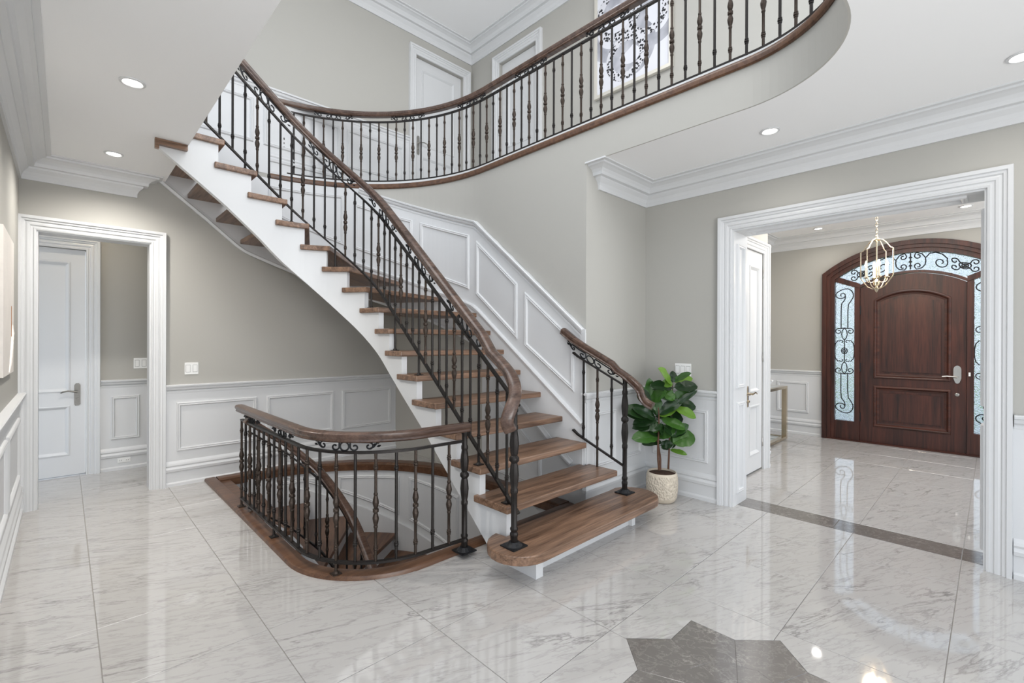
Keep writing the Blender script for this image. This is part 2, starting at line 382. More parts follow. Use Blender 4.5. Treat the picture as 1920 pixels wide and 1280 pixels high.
def panel_frame_curved(fn, s0, s1, z0, z1, parent):
    a0, a1 = z0; b0, b1 = z1
    p = sub_path([(s0, a0), (s1, a1), (s1, b1), (s0, b0), (s0, a0)], 10)[:-1]
    return G().sweep(p, PANEL, fn, closed=True).obj('panel_moulding', M['white'], parent)
def casing(fn, s0, s1, ztop, name, z0=0.0):
    """U-shaped door casing around the opening s0..s1"""
    g = G().sweep([(s1, z0), (s1, ztop), (s0, ztop), (s0, z0)], inv(CASE), fn)
    return struct(g.obj(name, M['white']))
TRIM = [0]
def trim_name():
    TRIM[0] += 1; return 'trim_%d' % TRIM[0]
def plan_run(path, prof, z, name, parent=None, m=None):
    g = G().sweep(path, prof, lambda x, y, b: (x, y, z+b))
    o = g.obj(name, m or M['white'], parent)
    return o if parent else struct(o)

# ------------------------------------------------------------------ walls
def wall(name, boxes, m='wall'):
    g = G()
    for a, b in boxes: g.box(a, b)
    return struct(g.obj(name, M[m]))
wall_back = wall('wall_back', [((XL-.15, YB, 0), (-.17, YB+.16, CEIL)), ((.58, YB, -3), (XW+.15, YB+.16, CEIL)), ((-.17, YB, 2.30), (.58, YB+.16, CEIL)),
                               ((-.6, YB, CEIL), (3.43, YB+.16, UCEIL)), ((3.43, YB, 5.29), (4.24, YB+.16, UCEIL)), ((4.24, YB, UP-.3), (4.6, YB+.16, UCEIL))])
wall_left = wall('wall_left', [((XL-.15, 1.9, 0), (XL, YB, CEIL))])
wall_stair = wall('wall_stair', [((XW, YRET, 0), (XW+.15, YB, UP-.01))])
wall_return = wall('wall_return', [((XW+.15, YRET, 0), (XR+.3, YRET+.15, CEIL))])
wall_right = wall('wall_right', [((XR, -1.8, 0), (XR+.3, .03, CEIL)), ((XR, 1.54, 0), (XR+.3, YRET, CEIL)), ((XR, .03, 2.35), (XR+.3, 1.54, CEIL))])
XA, YC, YA = 5.70, 1.77, 2.485
wall_closet = wall('wall_closet', [((4.38, YC, 0), (4.60, YC+.12, 3.0)), ((5.55, YC, 0), (XA, YC+.12, 3.0)), ((4.60, YC, 2.37), (5.55, YC+.12, 3.0)), ((XA-.12, YC+.12, 0), (XA, YA, 3.0))])
wall_foyer = wall('wall_foyer', [((XA-.12, YA, 0), (XF+.2, YA+.12, 3.0))])
wall_hall = wall('wall_hall', [((-1.6, 6.55, 2.33), (1.6, 6.7, CEIL)), ((.16, 6.55, 0), (1.6, 6.7, 2.33)), ((-1.6, 6.55, 0), (-.62, 6.7, 2.33)), ((1.0, YB+.16, 0), (1.15, 6.55, CEIL))])
# front-door wall with its arched opening
AC, AZ = 0.77, 1.236
def arch(R, y0, y1, n=28):
    return [(lerp(y0, y1, i/n), AZ+math.sqrt(max(0, R*R-(lerp(y0, y1, i/n)-AC)**2))) for i in range(n+1)]
g = G(); fa, fb = (lambda p: (XF, p[0], p[1])), (lambda p: (XF+.2, p[0], p[1]))
g.box((XF, 1.75, 0), (XF+.2, YA+.12, 3.0)); g.box((XF, -1.0, 0), (XF+.2, -.21, 3.0))
top = arch(1.514, -.21, 1.75); g.strip(top, [(y, 3.0) for y, z in top], fa, fb)
wall_front = struct(g.obj('wall_front', M['wall']))
wall_upper = wall('wall_upper_right', [((4.40, -2.2, UP-.2), (4.55, 4.13, UCEIL)), ((4.40, 4.84, UP-.2), (4.55, YB, UCEIL)), ((4.40, 4.13, 5.30), (4.55, 4.84, UCEIL))])
# upstairs floor slab = downstairs ceiling, with the rounded stair opening
g = G(); p0, p1 = plan(CEIL, UP)
g.box((XL-.35, -2.2, CEIL), (.68, YB, UP)); g.box((.68, -2.2, CEIL), (4.4, .448, UP)); g.box((XW+.012, .448, CEIL), (4.4, YB, UP))
A = arc(2.48, 1.11, .662, -90, 0, 20); g.strip(A, [(XW+.012, .448)]*21, p0, p1)
ceiling = struct(g.obj('ceiling', M['ceil']))
g = G(); g.box((4.38, -1.0, 3.0), (XF+.2, YA+.12, 3.2)); struct(g.obj('ceiling_foyer', M['ceil']))
g = G(); g.box((-.6, -.6, UCEIL), (4.55, YB+.16, UCEIL+.1)); struct(g.obj('ceiling_upper', M['ceil']))
g = G(); g.box((-1.6, YB+.16, CEIL), (1.6, 6.7, CEIL+.1)); struct(g.obj('ceiling_hall', M['ceil']))
# painted fascia of the opening (the wall colour, straight side, rounded near corner and near side)
g = G(); A = [(XW, YRET)]+arc(2.48, 1.11, .65, 0, -90, 20)+[(.68, .46)]
g.sweep(A, [(0, 0), (0.012, 0), (0.012, .27), (0, .27)], lambda x, y, b: (x, y, CEIL+b*1.03))
struct(g.obj(trim_name(), M['wall']))
# curved stair wall: solid fill between the arc and the square corner; its underside follows the stair
nose = {2: -1.62, 3: -1.36, 4: -1.105, 5: -.85, 6: -.59, 7: -.36, 8: -.16, 9: math.radians(2), 10: math.radians(18.8), 11: math.radians(35.6), 12: math.radians(52.4), 13: math.radians(69.2), 14: math.radians(86), 15: PI/2+.197, 16: PI/2+.435, 17: PI/2+.67}
NZ = [(nose[i], i*RISE) for i in range(2, 18)]
def nosing(u): return interp(u, NZ)
OUTB = [(-1.6, .42-.33), (-1.0, .47), (-.3, 1.04), (0.1, 1.40), (math.radians(26), 1.645), (math.radians(74), 2.13), (math.radians(90), 2.31), (PI/2+.08, 2.36), (PI/2+.37, 2.60), (PI/2+.71, 2.87), (PI/2+.9, 3.02)]
def outb(u): return interp(u, OUTB)
def sq(th):
    c, s = math.cos(th), math.sin(th); k = RW/max(c, s, 1e-6); return (C0[0]+k*c, C0[1]+k*s)
g = G(); N = 40
for i in range(N):
    t0, t1 = PI/2*i/N, PI/2*(i+1)/N
    vs = []
    for t in (t0, t1):
        a = (C0[0]+RW*math.cos(t), C0[1]+RW*math.sin(t)); b = sq(t); z = outb(t)
        vs += [(a[0], a[1], z), (b[0], b[1], z), (b[0], b[1], UP), (a[0], a[1], UP)]
    g.add(vs, [(0, 4, 7, 3), (0, 1, 5, 4), (3, 7, 6, 2)])
wall_curved = struct(g.obj('wall_curved', M['wall'], smooth=True))

# wainscot on flat walls
def wainscot(wallobj, fn, s0, s1, panels, z0=.33, z1=.80, ztop=.9):
    g = G().prism([(s0, 0), (s1, 0), (s1, ztop), (s0, ztop)], lambda p: fn(p[0], p[1], 0), lambda p: fn(p[0], p[1], WT))
    g.obj('wainscot_board', M['white'], wallobj)
    f2 = lambda s, z, b: fn(s, z, WT+b)
    for a, b in panels: panel_frame(f2, a, b, z0, z1, wallobj)
fB = flat_map((0, YB), (1, 0), (0, -1))
wainscot(wall_back, fB, .685, XW, [(.775, 1.476), (1.57, 2.305), (2.405, 3.06)])
fL = flat_map((XL, 0), (0, 1), (1, 0))
wainscot(wall_left, fL, 2.0, YB, [(2.1, 3.05), (3.15, 4.1), (4.2, 5.2)])
fR = flat_map((XR, 0), (0, 1), (-1, 0))
wainscot(wall_right, fR, 1.65, YRET, [(1.735, 2.27)])
wainscot(wall_right, fR, -1.8, -.08, [(-.95, -.2)])
fRet = flat_map((0, YRET), (1, 0), (0, -1))
wainscot(wall_return, fRet, XW, XR, [(3.24, 3.55), (3.66, 3.98)])
fH = flat_map((0, 6.55), (1, 0), (0, -1))
wainscot(wall_hall, fH, .27, 1.0, [(.355, .60), (.69, .92)])
fA = flat_map((0, YA), (1, 0), (0, -1)); fF = flat_map((XF, 0), (0, 1), (-1, 0))
wainscot(wall_foyer, fA, XA, XF, [(5.85, 6.8), (6.9, 7.9)])
wainscot(wall_front, fF, 1.76, YA, [(1.93, 2.36)])
# chair rails and baseboards, room on the left of travel
def runs(name, path):
    plan_run(path, BASE, 0, 'baseboard_'+name); plan_run(path, RAILP, 0, trim_name())
runs('back', [(XW, YB), (.69, YB)])
runs('left', [(XL, YB), (XL, 2.0)])
runs('right', [(XR, 1.65), (XR, YRET), (XW, YRET), (XW, YRET+.01)])
runs('right_end', [(XR, -1.8), (XR, -.085)])
runs('hall', [(1.0, 6.55), (.275, 6.55)])
runs('foyer', [(XF, 1.76), (XF, YA), (XA, YA), (XA, YC), (XA-.008, YC)])
# crown mouldings
plan_run([(.46, YB+.01), (.46, YB), (XL, YB), (XL, 1.9)], CROWN, 2.700, trim_name())
plan_run([(XR, -1.8), (XR, YRET), (3.31, YRET), (3.31, YRET+.01)], CROWN, 2.700, trim_name())
plan_run([(XF, -.9), (XF, YA), (XA, YA), (XA, YC), (4.4, YC)], CROWN, 2.810, trim_name())
UCROWN = [(a, b*1.15) for a, b in CROWN]
plan_run([(4.40, -2), (4.40, YB), (-.5, YB)], UCROWN, UCEIL-.2195, trim_name())
# door and opening casings
casing(fB, -.17, .58, 2.30, trim_name())
casing(fR, .03, 1.54, 2.35, trim_name())
casing(fH, -.62, .16, 2.33, trim_name())
fC = flat_map((0, YC), (1, 0), (0, -1)); casing(fC, 4.60, 5.55, 2.37, trim_name())
casing(fB, 3.43, 4.24, 5.29, trim_name(), UP)
fU = flat_map((4.40, 0), (0, 1), (-1, 0)); casing(fU, 4.13, 4.84, 5.30, trim_name(), UP)
# jamb liners of the two openings
def liner(name, x0, x1, y0, y1, zt, t=.012):
    g = G()
    if x1-x0 < y1-y0 and name.endswith('x'): pass
    g.box((x0, y0, 0), (x1, y0+t, zt-t)); g.box((x0, y1-t, 0), (x1, y1, zt-t)); g.box((x0, y0, zt-t), (x1, y1, zt)); return g
lin = struct(liner('', XR-.002, XR+.302, .03, 1.54, 2.35).obj(trim_name(), M['white']))
fJ = flat_map((0, 1.54-.012), (1, 0), (0, -1)); panel_frame(fJ, 4.14, 4.31, 1.0, 2.24, lin); panel_frame(fJ, 4.14, 4.31, .1, .88, lin)
fJ2 = flat_map((0, .03+.012), (1, 0), (0, 1)); panel_frame(fJ2, 4.14, 4.31, 1.0, 2.24, lin); panel_frame(fJ2, 4.14, 4.31, .1, .88, lin)
G().sweep([(4.14, .12), (4.31, .12), (4.31, 1.45), (4.14, 1.45)], PANEL, lambda x, y, b: (x, y, 2.338-b), closed=True).obj('panel_moulding', M['white'], lin)
g = G(); g.box((-.17, YB-.002, 0), (-.158, YB+.162, 2.288)); g.box((.568, YB-.002, 0), (.58, YB+.162, 2.288)); g.box((-.17, YB-.002, 2.288), (.58, YB+.162, 2.30)); struct(g.obj(trim_name(), M['white']))
# upstairs wainscot on the back wall
upw = G().prism([(.4, UP), (3.32, UP), (3.32, 4.06), (.4, 4.06)], lambda p: fB(p[0], p[1], 0), lambda p: fB(p[0], p[1], WT)).obj('wainscot_board', M['white'], wall_back)
f2 = lambda s, z, b: fB(s, z, WT+b)
for a, b in ((.75, 1.435), (1.53, 2.373), (2.459, 3.235)): panel_frame(f2, a, b, 3.50, 3.965, wall_back)
plan_run([(3.32, YB), (.4, YB)], [(a, b-.97+4.13) for a, b in RAILP], 0, trim_name())
plan_run([(3.32, YB), (1.62, YB), (1.62, YB+.01)], BASE, UP, 'baseboard_upper')
plan_run([(4.40, -2), (4.40, 4.02)], BASE, UP, 'baseboard_upper_right')

# stair-side wainscot: follows the stair along the wall; s measured along the wall
def wmap(off): 
    def fn(s, z, b):
        u = s2u(s, RW); x, y = SP(u, RW-off-b); return (x, y, z)
    return fn
SE = RW*PI/2
CAP = [(-1.33, 1.50), (.09, 2.66), (1.60, 3.15)]
SK = [(-1.6, .515), (-1.216, .80), (.10, 1.775), (SE, 2.70), (SE+.37, 2.99), (SE+.85, 3.37)]
def cap(s): return interp(s, CAP)
def skirt(s): return interp(s, SK)
def grid_board(fn, smp, lo, hi, parent, name, m, t0, t1):
    A = [(s, lo(s)) for s in smp]; B = [(s, hi(s)) for s in smp]
    return G().strip(A, B, lambda p: fn(p[0], p[1], t0), lambda p: fn(p[0], p[1], t1)).obj(name, M[m], parent, smooth=False)
smp = [-1.33+i*(1.33+SE)/70 for i in range(71)]
stair_panelling = wall_curved
grid_board(wmap(0), smp, lambda s: outb(s2u(s, RW))+.05, lambda s: min(cap(s), 3.15), stair_panelling, 'wainscot_board', 'white', 0, WT)
RP = [(a, b-.972) for a, b in RAILP]
pth = sub_path([(-1.33, cap(-1.33)), (.09, 2.66), (1.60, 3.15)], 24)
def capmap(x, y, b): return wmap(0)(x, y, b)
# cap moulding: profile turned so that b (height) runs across the path
CAPP = [(b, a) for a, b in RP]
G().sweep(pth, CAPP, lambda x, y, b: wmap(0)(x, y, b)).obj('stair_cap_moulding', M['white'], stair_panelling)
wm = wmap(WT)
panel_frame_curved(wm, -1.22, -.63, (.97, 1.36), (1.41, 1.865), stair_panelling)
panel_frame_curved(wm, -.53, .085, (1.42, 1.89), (1.95, 2.455), stair_panelling)
th = lambda d: math.radians(d)*RW
panel_frame_curved(wm, th(6.3), th(28.4), (1.95, 2.18), (2.53, 2.745), stair_panelling)
panel_frame_curved(wm, th(31.5), th(54), (2.22, 2.46), (2.775, 2.98), stair_panelling)
panel_frame_curved(wm, th(57.5), th(83), (2.49, 2.78), (3.06, 3.075), stair_panelling)
fS = flat_map((XW, 0), (0, 1), (-1, 0))
g = G().prism([(YRET, 0), (C0[1], 0), (C0[1], outb(0)+.03), (YRET+.3, outb(-1.03)+.03), (YRET, .45)], lambda p: fS(p[0], p[1], 0), lambda p: fS(p[0], p[1], .004)); g.obj('wainscot_board', M['white'], wall_stair)
fS2 = lambda s_, z, b: fS(s_, z, .004+b)
panel_frame(fS2, 2.85, 3.6, (.06, .10), (.38, .93), wall_stair)
# vertical corner board where the side wall ends
g = G(); g.box((XW-WT-.004, YRET-.004, .376), (XW-.001, YRET+.05, 1.47)); g.obj('corner_board', M['white'], stair_panelling)

# ------------------------------------------------------------------ stairwell below the floor
RB = 1.66
g = G(); N = 30
for i in range(N):
    t0, t1 = PI/2*i/N, PI/2*(i+1)/N; vs = []
    for t in (t0, t1):
        x, y = SP(t, RB); vs += [(x, y, -3), (x, y, -.04)]
    g.add(vs, [(0, 2, 3, 1)])
xb = C0[0]+RB
g.add([(xb, 2.3, -3), (xb, C0[1], -3), (xb, C0[1], -.04), (xb, 2.3, -.04)], [(0, 1, 2, 3)])
g.add([(.95, C0[1]+RB, -3), (C0[0], C0[1]+RB, -3), (C0[0], C0[1]+RB, -.04), (.95, C0[1]+RB, -.04)], [(0, 3, 2, 1)])
g.box((1.0, 2.3, -3), (xb, 2.44, -.04))
g.box((.9, 2.44, -3), (1.03, 4.2, -.04))
wall_basement = struct(g.obj('wall_basement', M['white'], smooth=True))
g = G(); g.box((.9, 2.3, -3.1), (3.2, 5.5, -3)); struct(g.obj('floor_basement', M['curb']))
def bmap(s, z, b):
    x, y = SS(s, RB, RB-b); return (x, y, z)
bn = lambda s: nosing(s2u(s, RB))-15*RISE
SB = RB*PI/2
for a, b in ((8, 31), (35, 59), (63, 86)):
    s0, s1 = math.radians(a)*RB, math.radians(b)*RB
    panel_frame_curved(bmap, s0, s1, (bn(s0)+.20, bn(s1)+.20), (min(-.12, bn(s0)+.82), min(-.12, bn(s1)+.82)), wall_basement)
panel_frame_curved(bmap, -.95, -.1, (bn(-.95)+.2, bn(-.1)+.2), (bn(-.95)+.82, bn(-.1)+.82), wall_basement)
sm = [-.9+i*(SB+.9)/40 for i in range(41)]
A = [(s, bn(s)-.3) for s in sm]; B = [(s, bn(s)+.12) for s in sm]
G().strip(A, B, lambda p: bmap(p[0], p[1], 0), lambda p: bmap(p[0], p[1], .03)).obj('stair_skirt', M['white'], wall_basement)
# ------------------------------------------------------------------ floor: grout bed and separate marble tiles
floor = G(); p0, p1 = plan(-.25, -.0045)
floor.box((-1.6, -2.2, -.25), (1.0, 6.7, -.0045)); floor.box((1.0, -2.2, -.25), (XF+.2, 2.435, -.0045))
floor.box((XW, 2.435, -.25), (XF+.2, 5.5, -.0045))
A = arc(1.62, 3.05, .615, 180, 270, 12); floor.strip(A, [(1.0, 2.43)]*13, p0, p1)
A = [(C0[0]+1.79*math.cos(PI/2*i/24), C0[1]+1.79*math.sin(PI/2*i/24)) for i in range(25)]
floor.strip(A, [(C0[0]+1.79/1.77*(sq(PI/2*i/24)[0]-C0[0]), C0[1]+1.79/1.77*(sq(PI/2*i/24)[1]-C0[1])) for i in range(25)], p0, p1)
floor = struct(floor.obj('floor', M['grout']))
hole = [(1.004, 5.6)]+arc(1.62, 3.05, .616, 180, 270, 12)+[(3.2, 2.434), (3.2, C0[1])]+[(C0[0]+1.80*math.cos(PI/2*i/24), C0[1]+1.80*math.sin(PI/2*i/24)) for i in range(25)]+[(C0[0], 5.6)]
SCX, SCY = 1.912, 0.692
def star(ro, ri):
    return [(SCX+(ro if k % 2 == 0 else ri)*math.cos(PI/8*k), SCY+(ro if k % 2 == 0 else ri)*math.sin(PI/8*k)) for k in range(16)]
def cutter(pts):
    o = G().prism(pts, *plan(-.05, .05)).obj('cutter', None); return o
def clip_rect(x0, y0, x1, y1): return [(x0, y0), (x1, y0), (x1, y1), (x0, y1)]
def tile_obj(pts, m, cut=None):
    c = Vector((sum(p[0] for p in pts)/len(pts), sum(p[1] for p in pts)/len(pts)))
    g = G(); n = len(pts); ins = [tuple(Vector(p)+(c-Vector(p)).normalized()*.0016) for p in pts]
    vs = [(p[0], p[1], -.012) for p in pts]+[(p[0], p[1], -.0012) for p in pts]+[(p[0], p[1], 0) for p in ins]
    fs = [tuple(range(2*n, 3*n))]+[(k*n+i, k*n+(i+1) % n, (k+1)*n+(i+1) % n, (k+1)*n+i) for k in (0, 1) for i in range(n)]+[tuple(range(n))[::-1]]
    g.add(vs, fs); o = g.obj('tile', m, floor)
    if cut:
        for cc in cut:
            md = o.modifiers.new('b', 'BOOLEAN'); md.operation = 'DIFFERENCE'; md.object = cc; md.solver = 'EXACT'
        dg = bpy.context.evaluated_depsgraph_get(); dg.update()
        me = bpy.data.meshes.new_from_object(o.evaluated_get(dg)); o.modifiers.clear(); o.data = me
        if len(me.polygons) == 0: bpy.data.objects.remove(o)
    return o
ch, cs = cutter(hole), cutter(star(.509, .389))
gx = lambda k: .115+.5975*k
gy = lambda k: .713+.574*k
GAP = .0016
def in_star(x0, y0, x1, y1): return x0 < SCX+.52 and x1 > SCX-.52 and y0 < SCY+.52 and y1 > SCY-.52
def in_hole(x0, y0, x1, y1): return x1 > 1.0 and y1 > 2.43 and x0 < 3.2
def lay(xa, xb_, ya, yb_, test=None):
    for i in range(-3, 16):
        for j in range(-4, 12):
            x0, x1, y0, y1 = max(gx(i), xa), min(gx(i+1), xb_), max(gy(j), ya), min(gy(j+1), yb_)
            if x1-x0 < .02 or y1-y0 < .02: continue
            if test and not test(x0, y0, x1, y1): continue
            cut = []
            if in_star(x0, y0, x1, y1): cut.append(cs)
            if in_hole(x0, y0, x1, y1) and xa < 1.2:
                if x0 > 1.7 and y0 > 3.1 and x1 < 2.7 and y1 < 4.9: continue
                cut.append(ch)
            tile_obj(clip_rect(x0+GAP, y0+GAP, x1-GAP, y1-GAP), M['marble'], cut)
lay(XL-.15, 4.165, -1.0, YB+.16, lambda x0, y0, x1, y1: x1+y1 > 1.4 and not (x0 > XW and y0 > YRET))
lay(4.412, XF+.1, -.9, YA+.1)
lay(-.9, 1.0, YB+.16, 6.6)
for a, b in ((.03, .14), (.14, .84), (.84, 1.54)): tile_obj(clip_rect(4.168, a+GAP, 4.409, b-GAP), M['grey_marble'])
for a, b, xr in ((-.6, .03, 4.4), (1.54, 1.77, 4.4)): tile_obj(clip_rect(4.385, a, 4.41, b), M['grey_marble'])
for k in range(8):
    t = PI/4*k; P = lambda r, a: (SCX+r*math.cos(a), SCY+r*math.sin(a))
    tip = P(.507, t); a = P(.387, t-PI/8); b = P(.387, t+PI/8); ia = P(.2, t-PI/8); ib = P(.2, t+PI/8); it = P(.215, t)
    tile_obj([ia, a, tip, b, ib, it], M['grey_marble']); tile_obj([(SCX, SCY), ia, it, ib], M['grey_marble'])
for c in (ch, cs): bpy.data.objects.remove(c)
# oak kerb around the stairwell
CURB = [(-.045, -.06), (.045, -.06), (.05, .012), (.044, .024), (.03, .028), (-.03, .028), (-.044, .024), (-.05, .012)]
kerb_path = [(1.05, YB-.005), (1.05, 4.6), (1.05, 3.3)]+arc(1.62, 3.05, .57, 180, 270, 16)+[(2.4, 2.48), (3.1, 2.48)]
g = G().sweep(kerb_path, CURB, lambda x, y, b: (x, y, b))
struct(g.obj(trim_name(), M['curb'], smooth=True))
g = G().sweep([(xb+.05, 2.53), (xb+.05, C0[1])]+[(C0[0]+1.71*math.cos(PI/2*i/30), C0[1]+1.71*math.sin(PI/2*i/30)) for i in range(1, 31)]+[(1.1, C0[1]+1.71)], [(a*1.7, b) for a, b in CURB], lambda x, y, b: (x, y, b))
struct(g.obj(trim_name(), M['curb'], smooth=True))

# ------------------------------------------------------------------ staircase
def local_obj(o, ang, cx, cy):
    """give the object its own rotated frame so that wood grain follows its length"""
    Mx = Matrix.Translation((cx, cy, 0)) @ Matrix.Rotation(ang, 4, 'Z'); o.data.transform(Mx.inverted()); o.matrix_basis = Mx; return o
def u_shift(u, d, dr):
    """advance u by d metres on the straight, by dr radians on the curve"""
    return u+d if (u < -.12 or u > PI/2-.05) else u+dr
def step_back(i):
    n = nose[i+1] if i+1 in nose else nose[i]+.24
    return u_shift(n, .07, .12) if not (nose[i] < 0 <= n) else n+.1
def tread_poly(ua, ub, ri, ro, n=6):
    us = [lerp(ua, ub, k/n) for k in range(n+1)]
    # noses on the straight stay square to the wall
    return [SP(u, ri) for u in us]+[SP(u, ro) for u in reversed(us)]
TT = .045
stair = empty('staircase'); thing(stair, 'curved open-riser staircase with oak treads and white stringers rising along the panelled wall', 'staircase')
# first tread: long bullnose step
g = G(); bn_poly = arc(1.985, 1.985, .2, 95, 270, 12)+arc(3.24, 1.985, .2, -90, 75, 12)+[(3.19, 2.17), (2.06, 2.17), (2.06, 2.10), (1.98, 2.10)]
g.prism(bn_poly, *plan(RISE-TT-.012, RISE)); o = g.obj('tread', M['tread'], stair); bevel_obj(o, .007, 2)
for x0, x1, y0, y1 in ((1.995, 2.055, 1.86, 2.2), (3.10, 3.145, 1.90, 2.2)):
    G().box((x0, y0, 0), (x1, y1, RISE-TT-.012)).obj('riser_block', M['white'], stair)
G().box((2.055, 1.93, 0), (3.10, 1.946, .131)).obj('riser_board', M['white'], stair)
for i in range(2, 17):
    ua, ub = nose[i], step_back(i)
    ro = 1.745 if i > 2 else 1.745
    if i == 2: pts = [(1.96, 2.07), (1.96, 2.40), (3.10, 2.40), (3.10, 2.352), (3.165, 2.352), (3.165, 2.07)]
    else: pts = tread_poly(ua, ub, .60, ro)
    o = G().prism(pts, *plan(i*RISE-TT, i*RISE)).obj('tread', M['tread'], stair)
    bevel_obj(o, .007, 2)
    um = (ua+ub)/2; ang = 0 if um <= 0 else min(um, PI/2)
    local_obj(o, ang, *SP(um, 1.2))
# inner stringer: sawtooth top, smooth underside
SIB = [(-1.60, -.12), (-1.366, .099), (-.997, .411), (-.683, .679), (-.301, .975), (-.116, 1.125), (.186, 1.375), (.482, 1.635), (.79, 1.92), (1.008, 2.11), (1.18, 2.283), (1.419, 2.498), (1.589, 2.633), (1.741, 2.752), (1.838, 2.827), (1.95, 2.91)]
SR = .63
def u2s(u, r): return u if u <= 0 else (u*r if u < PI/2 else PI/2*r+(u-PI/2))
def ledge(i): return u_shift(nose[i], .04, .06)
g = G()
for i in range(2, 17):
    ua = ledge(i); ub = ledge(i+1) if i < 16 else PI/2+.86
    n = max(3, int((ub-ua)/.05)); zt = i*RISE-TT
    us = [lerp(ua, ub, k/n) for k in range(n+1)]; rows = []
    for u in us:
        zb = max(-.05, interp(u2s(u, SR), SIB)); a = SP(u, SR); b = SP(u, SR+.05); rows.append([(a[0], a[1], zb), (a[0], a[1], zt), (b[0], b[1], zt), (b[0], b[1], zb)])
    vs = [p for r in rows for p in r]; fs = [(0, 1, 2, 3), tuple(4*n+c for c in (3, 2, 1, 0))]
    for k in range(n):
        for c in range(4): fs.append((4*k+c, 4*k+4+c, 4*k+4+(c+1) % 4, 4*k+(c+1) % 4))
    g.add(vs, fs)
o = g.obj('inner_stringer', M['white'], stair, smooth=True); o['label'] = 'white sawtooth stringer on the open side'
# small oak end piece where the stringer slips under the ceiling edge
g = G(); g.box((.50, 4.275, 2.845), (.675, 4.31, 2.888)); g.box((.475, 4.275, 2.815), (.50, 4.31, 2.888)); g.obj('end_trim', M['tread'], stair)
# outer stringer against the wall with its bottom moulding
us = [-1.32+k*(PI/2+.9+1.32)/90 for k in range(91)]
A = [(u, max(outb(u), .02)) for u in us]; B = [(u, skirt(u2s(u, RW))) for u in us]
fo = lambda r: (lambda p: (SP(p[0], r)[0], SP(p[0], r)[1], p[1]))
g = G(); g.strip(A, B, fo(RW-.003), fo(RW-.03)); g.obj('outer_stringer', M['white'], stair)
rows = [(u, outb(u)) for u in us if u > -1.2]
g = G(); g.sweep(rows, [(-.004, .03), (-.004, .046), (.018, .052), (.03, .04), (.05, .036), (.05, .03)], lambda x, y, b: (SP(x, RW-b)[0], SP(x, RW-b)[1], y)); g.obj('stringer_moulding', M['white'], stair)
rows = [(u, skirt(u2s(u, RW))) for u in us]
g = G(); g.sweep(rows, [(-.03, .03), (-.03, .04), (-.01, .046), (0, .04), (.006, .0), (-.03, 0)], lambda x, y, b: (SP(x, RW-b)[0], SP(x, RW-b)[1], y)); g.obj('stringer_moulding', M['white'], stair)

# basement flight
bstair = empty('basement_staircase'); thing(bstair, 'dark oak winding steps going down to the basement inside the floor opening', 'staircase')
for i in range(3, 15):
    ua = nose[i]; ub = step_back(i); z = (i-15)*RISE
    if i == 14: ub = PI/2+.22
    o = G().prism(tread_poly(ua, ub, .40, 1.625), *plan(z-TT, z)).obj('tread', M['curb'], bstair); bevel_obj(o, .006, 2)
    um = (ua+ub)/2; local_obj(o, 0 if um <= 0 else min(um, PI/2), *SP(um, 1.2))
    # closed white riser under the nose
    a, b = SP(u_shift(ua, .03, .03), .46), SP(u_shift(ua, .03, .03), 1.63); a2, b2 = SP(u_shift(ua, .045, .045), .46), SP(u_shift(ua, .045, .045), 1.63)
    G().prism([a, b, b2, a2], *plan(z-RISE, z-TT)).obj('riser', M['white'], bstair)
# top landing tread flush with the floor, against the kerb
G().prism([(1.10, 4.05), (1.2, 4.05), (1.2, 5.33), (1.10, 5.33)], *plan(-.05, .0)).obj('tread', M['curb'], bstair)
g = G()
us = [-.9+k*(PI/2+.9+.25)/40 for k in range(41)]
A = [(u, nosing(u)-15*RISE-.42) for u in us]; B = [(u, nosing(u)-15*RISE-.06) for u in us]
g.strip(A, B, fo(.42), fo(.46)); g.obj('inner_stringer', M['white'], bstair)

# ------------------------------------------------------------------ balustrades
RAILX = [(a*1.12, b*1.06) for a, b in [(-.021, -.056), (-.029, -.048), (-.026, -.038), (-.034, -.024), (-.033, -.01), (-.024, -.003), (-.01, 0), (.01, 0), (.024, -.003), (.033, -.01), (.034, -.024), (.026, -.038), (.029, -.048), (.021, -.056)]]
BARX = [(-.013, -.007), (.013, -.007), (.013, .007), (-.013, .007)]
BR = .0092
def collar(z): return [(BR, z-.018), (.0125, z-.016), (.0125, z-.010), (BR+.001, z-.008), (.0145, z-.004), (.0145, z+.004), (BR+.001, z+.008), (.0125, z+.010), (.0125, z+.016), (BR, z+.018)]
def basket(z): return [(BR, z-.105), (.0125, z-.10), (.0125, z-.092), (.010, z-.088), (.0165, z-.065), (.0195, z-.045), (.013, z-.02), (.010, z-.014), (.018, z-.008), (.018, z+.008), (.010, z+.014), (.013, z+.02), (.0195, z+.045), (.0165, z+.065), (.010, z+.088), (.0125, z+.092), (.0125, z+.10), (BR, z+.105)]
BM = {}
def baluster_mesh(kind, L, drop=0.0):
    key = (kind, round(L, 3), round(drop, 3))
    if key not in BM:
        p = [(BR, -drop)]
        if kind == 'plain': p += collar(.09)+collar(L-.10)
        elif kind == 'low': p += collar(.11)
        else: p += collar(.08)+basket(L*.47)+collar(L-.09)
        p.append((BR, L)); g = G().lathe(p, k=8)
        if drop:
            s_ = .026
            g.box((-s_, -s_, -drop), (s_, s_, -drop+.006)); g.lathe([(.02, -drop+.006), (.012, -drop+.018)], k=8)
        me = g.mesh('baluster_'+kind, True); me.materials.append(M['iron_brown' if kind == 'basket' else 'iron']); BM[key] = me
    return BM[key]
def spiral(cx, cy, r0, r1, a0, a1, n=14):
    return [(cx+lerp(r0, r1, i/n)*math.cos(math.radians(lerp(a0, a1, i/n))), cy+lerp(r0, r1, i/n)*math.sin(math.radians(lerp(a0, a1, i/n)))) for i in range(n+1)]
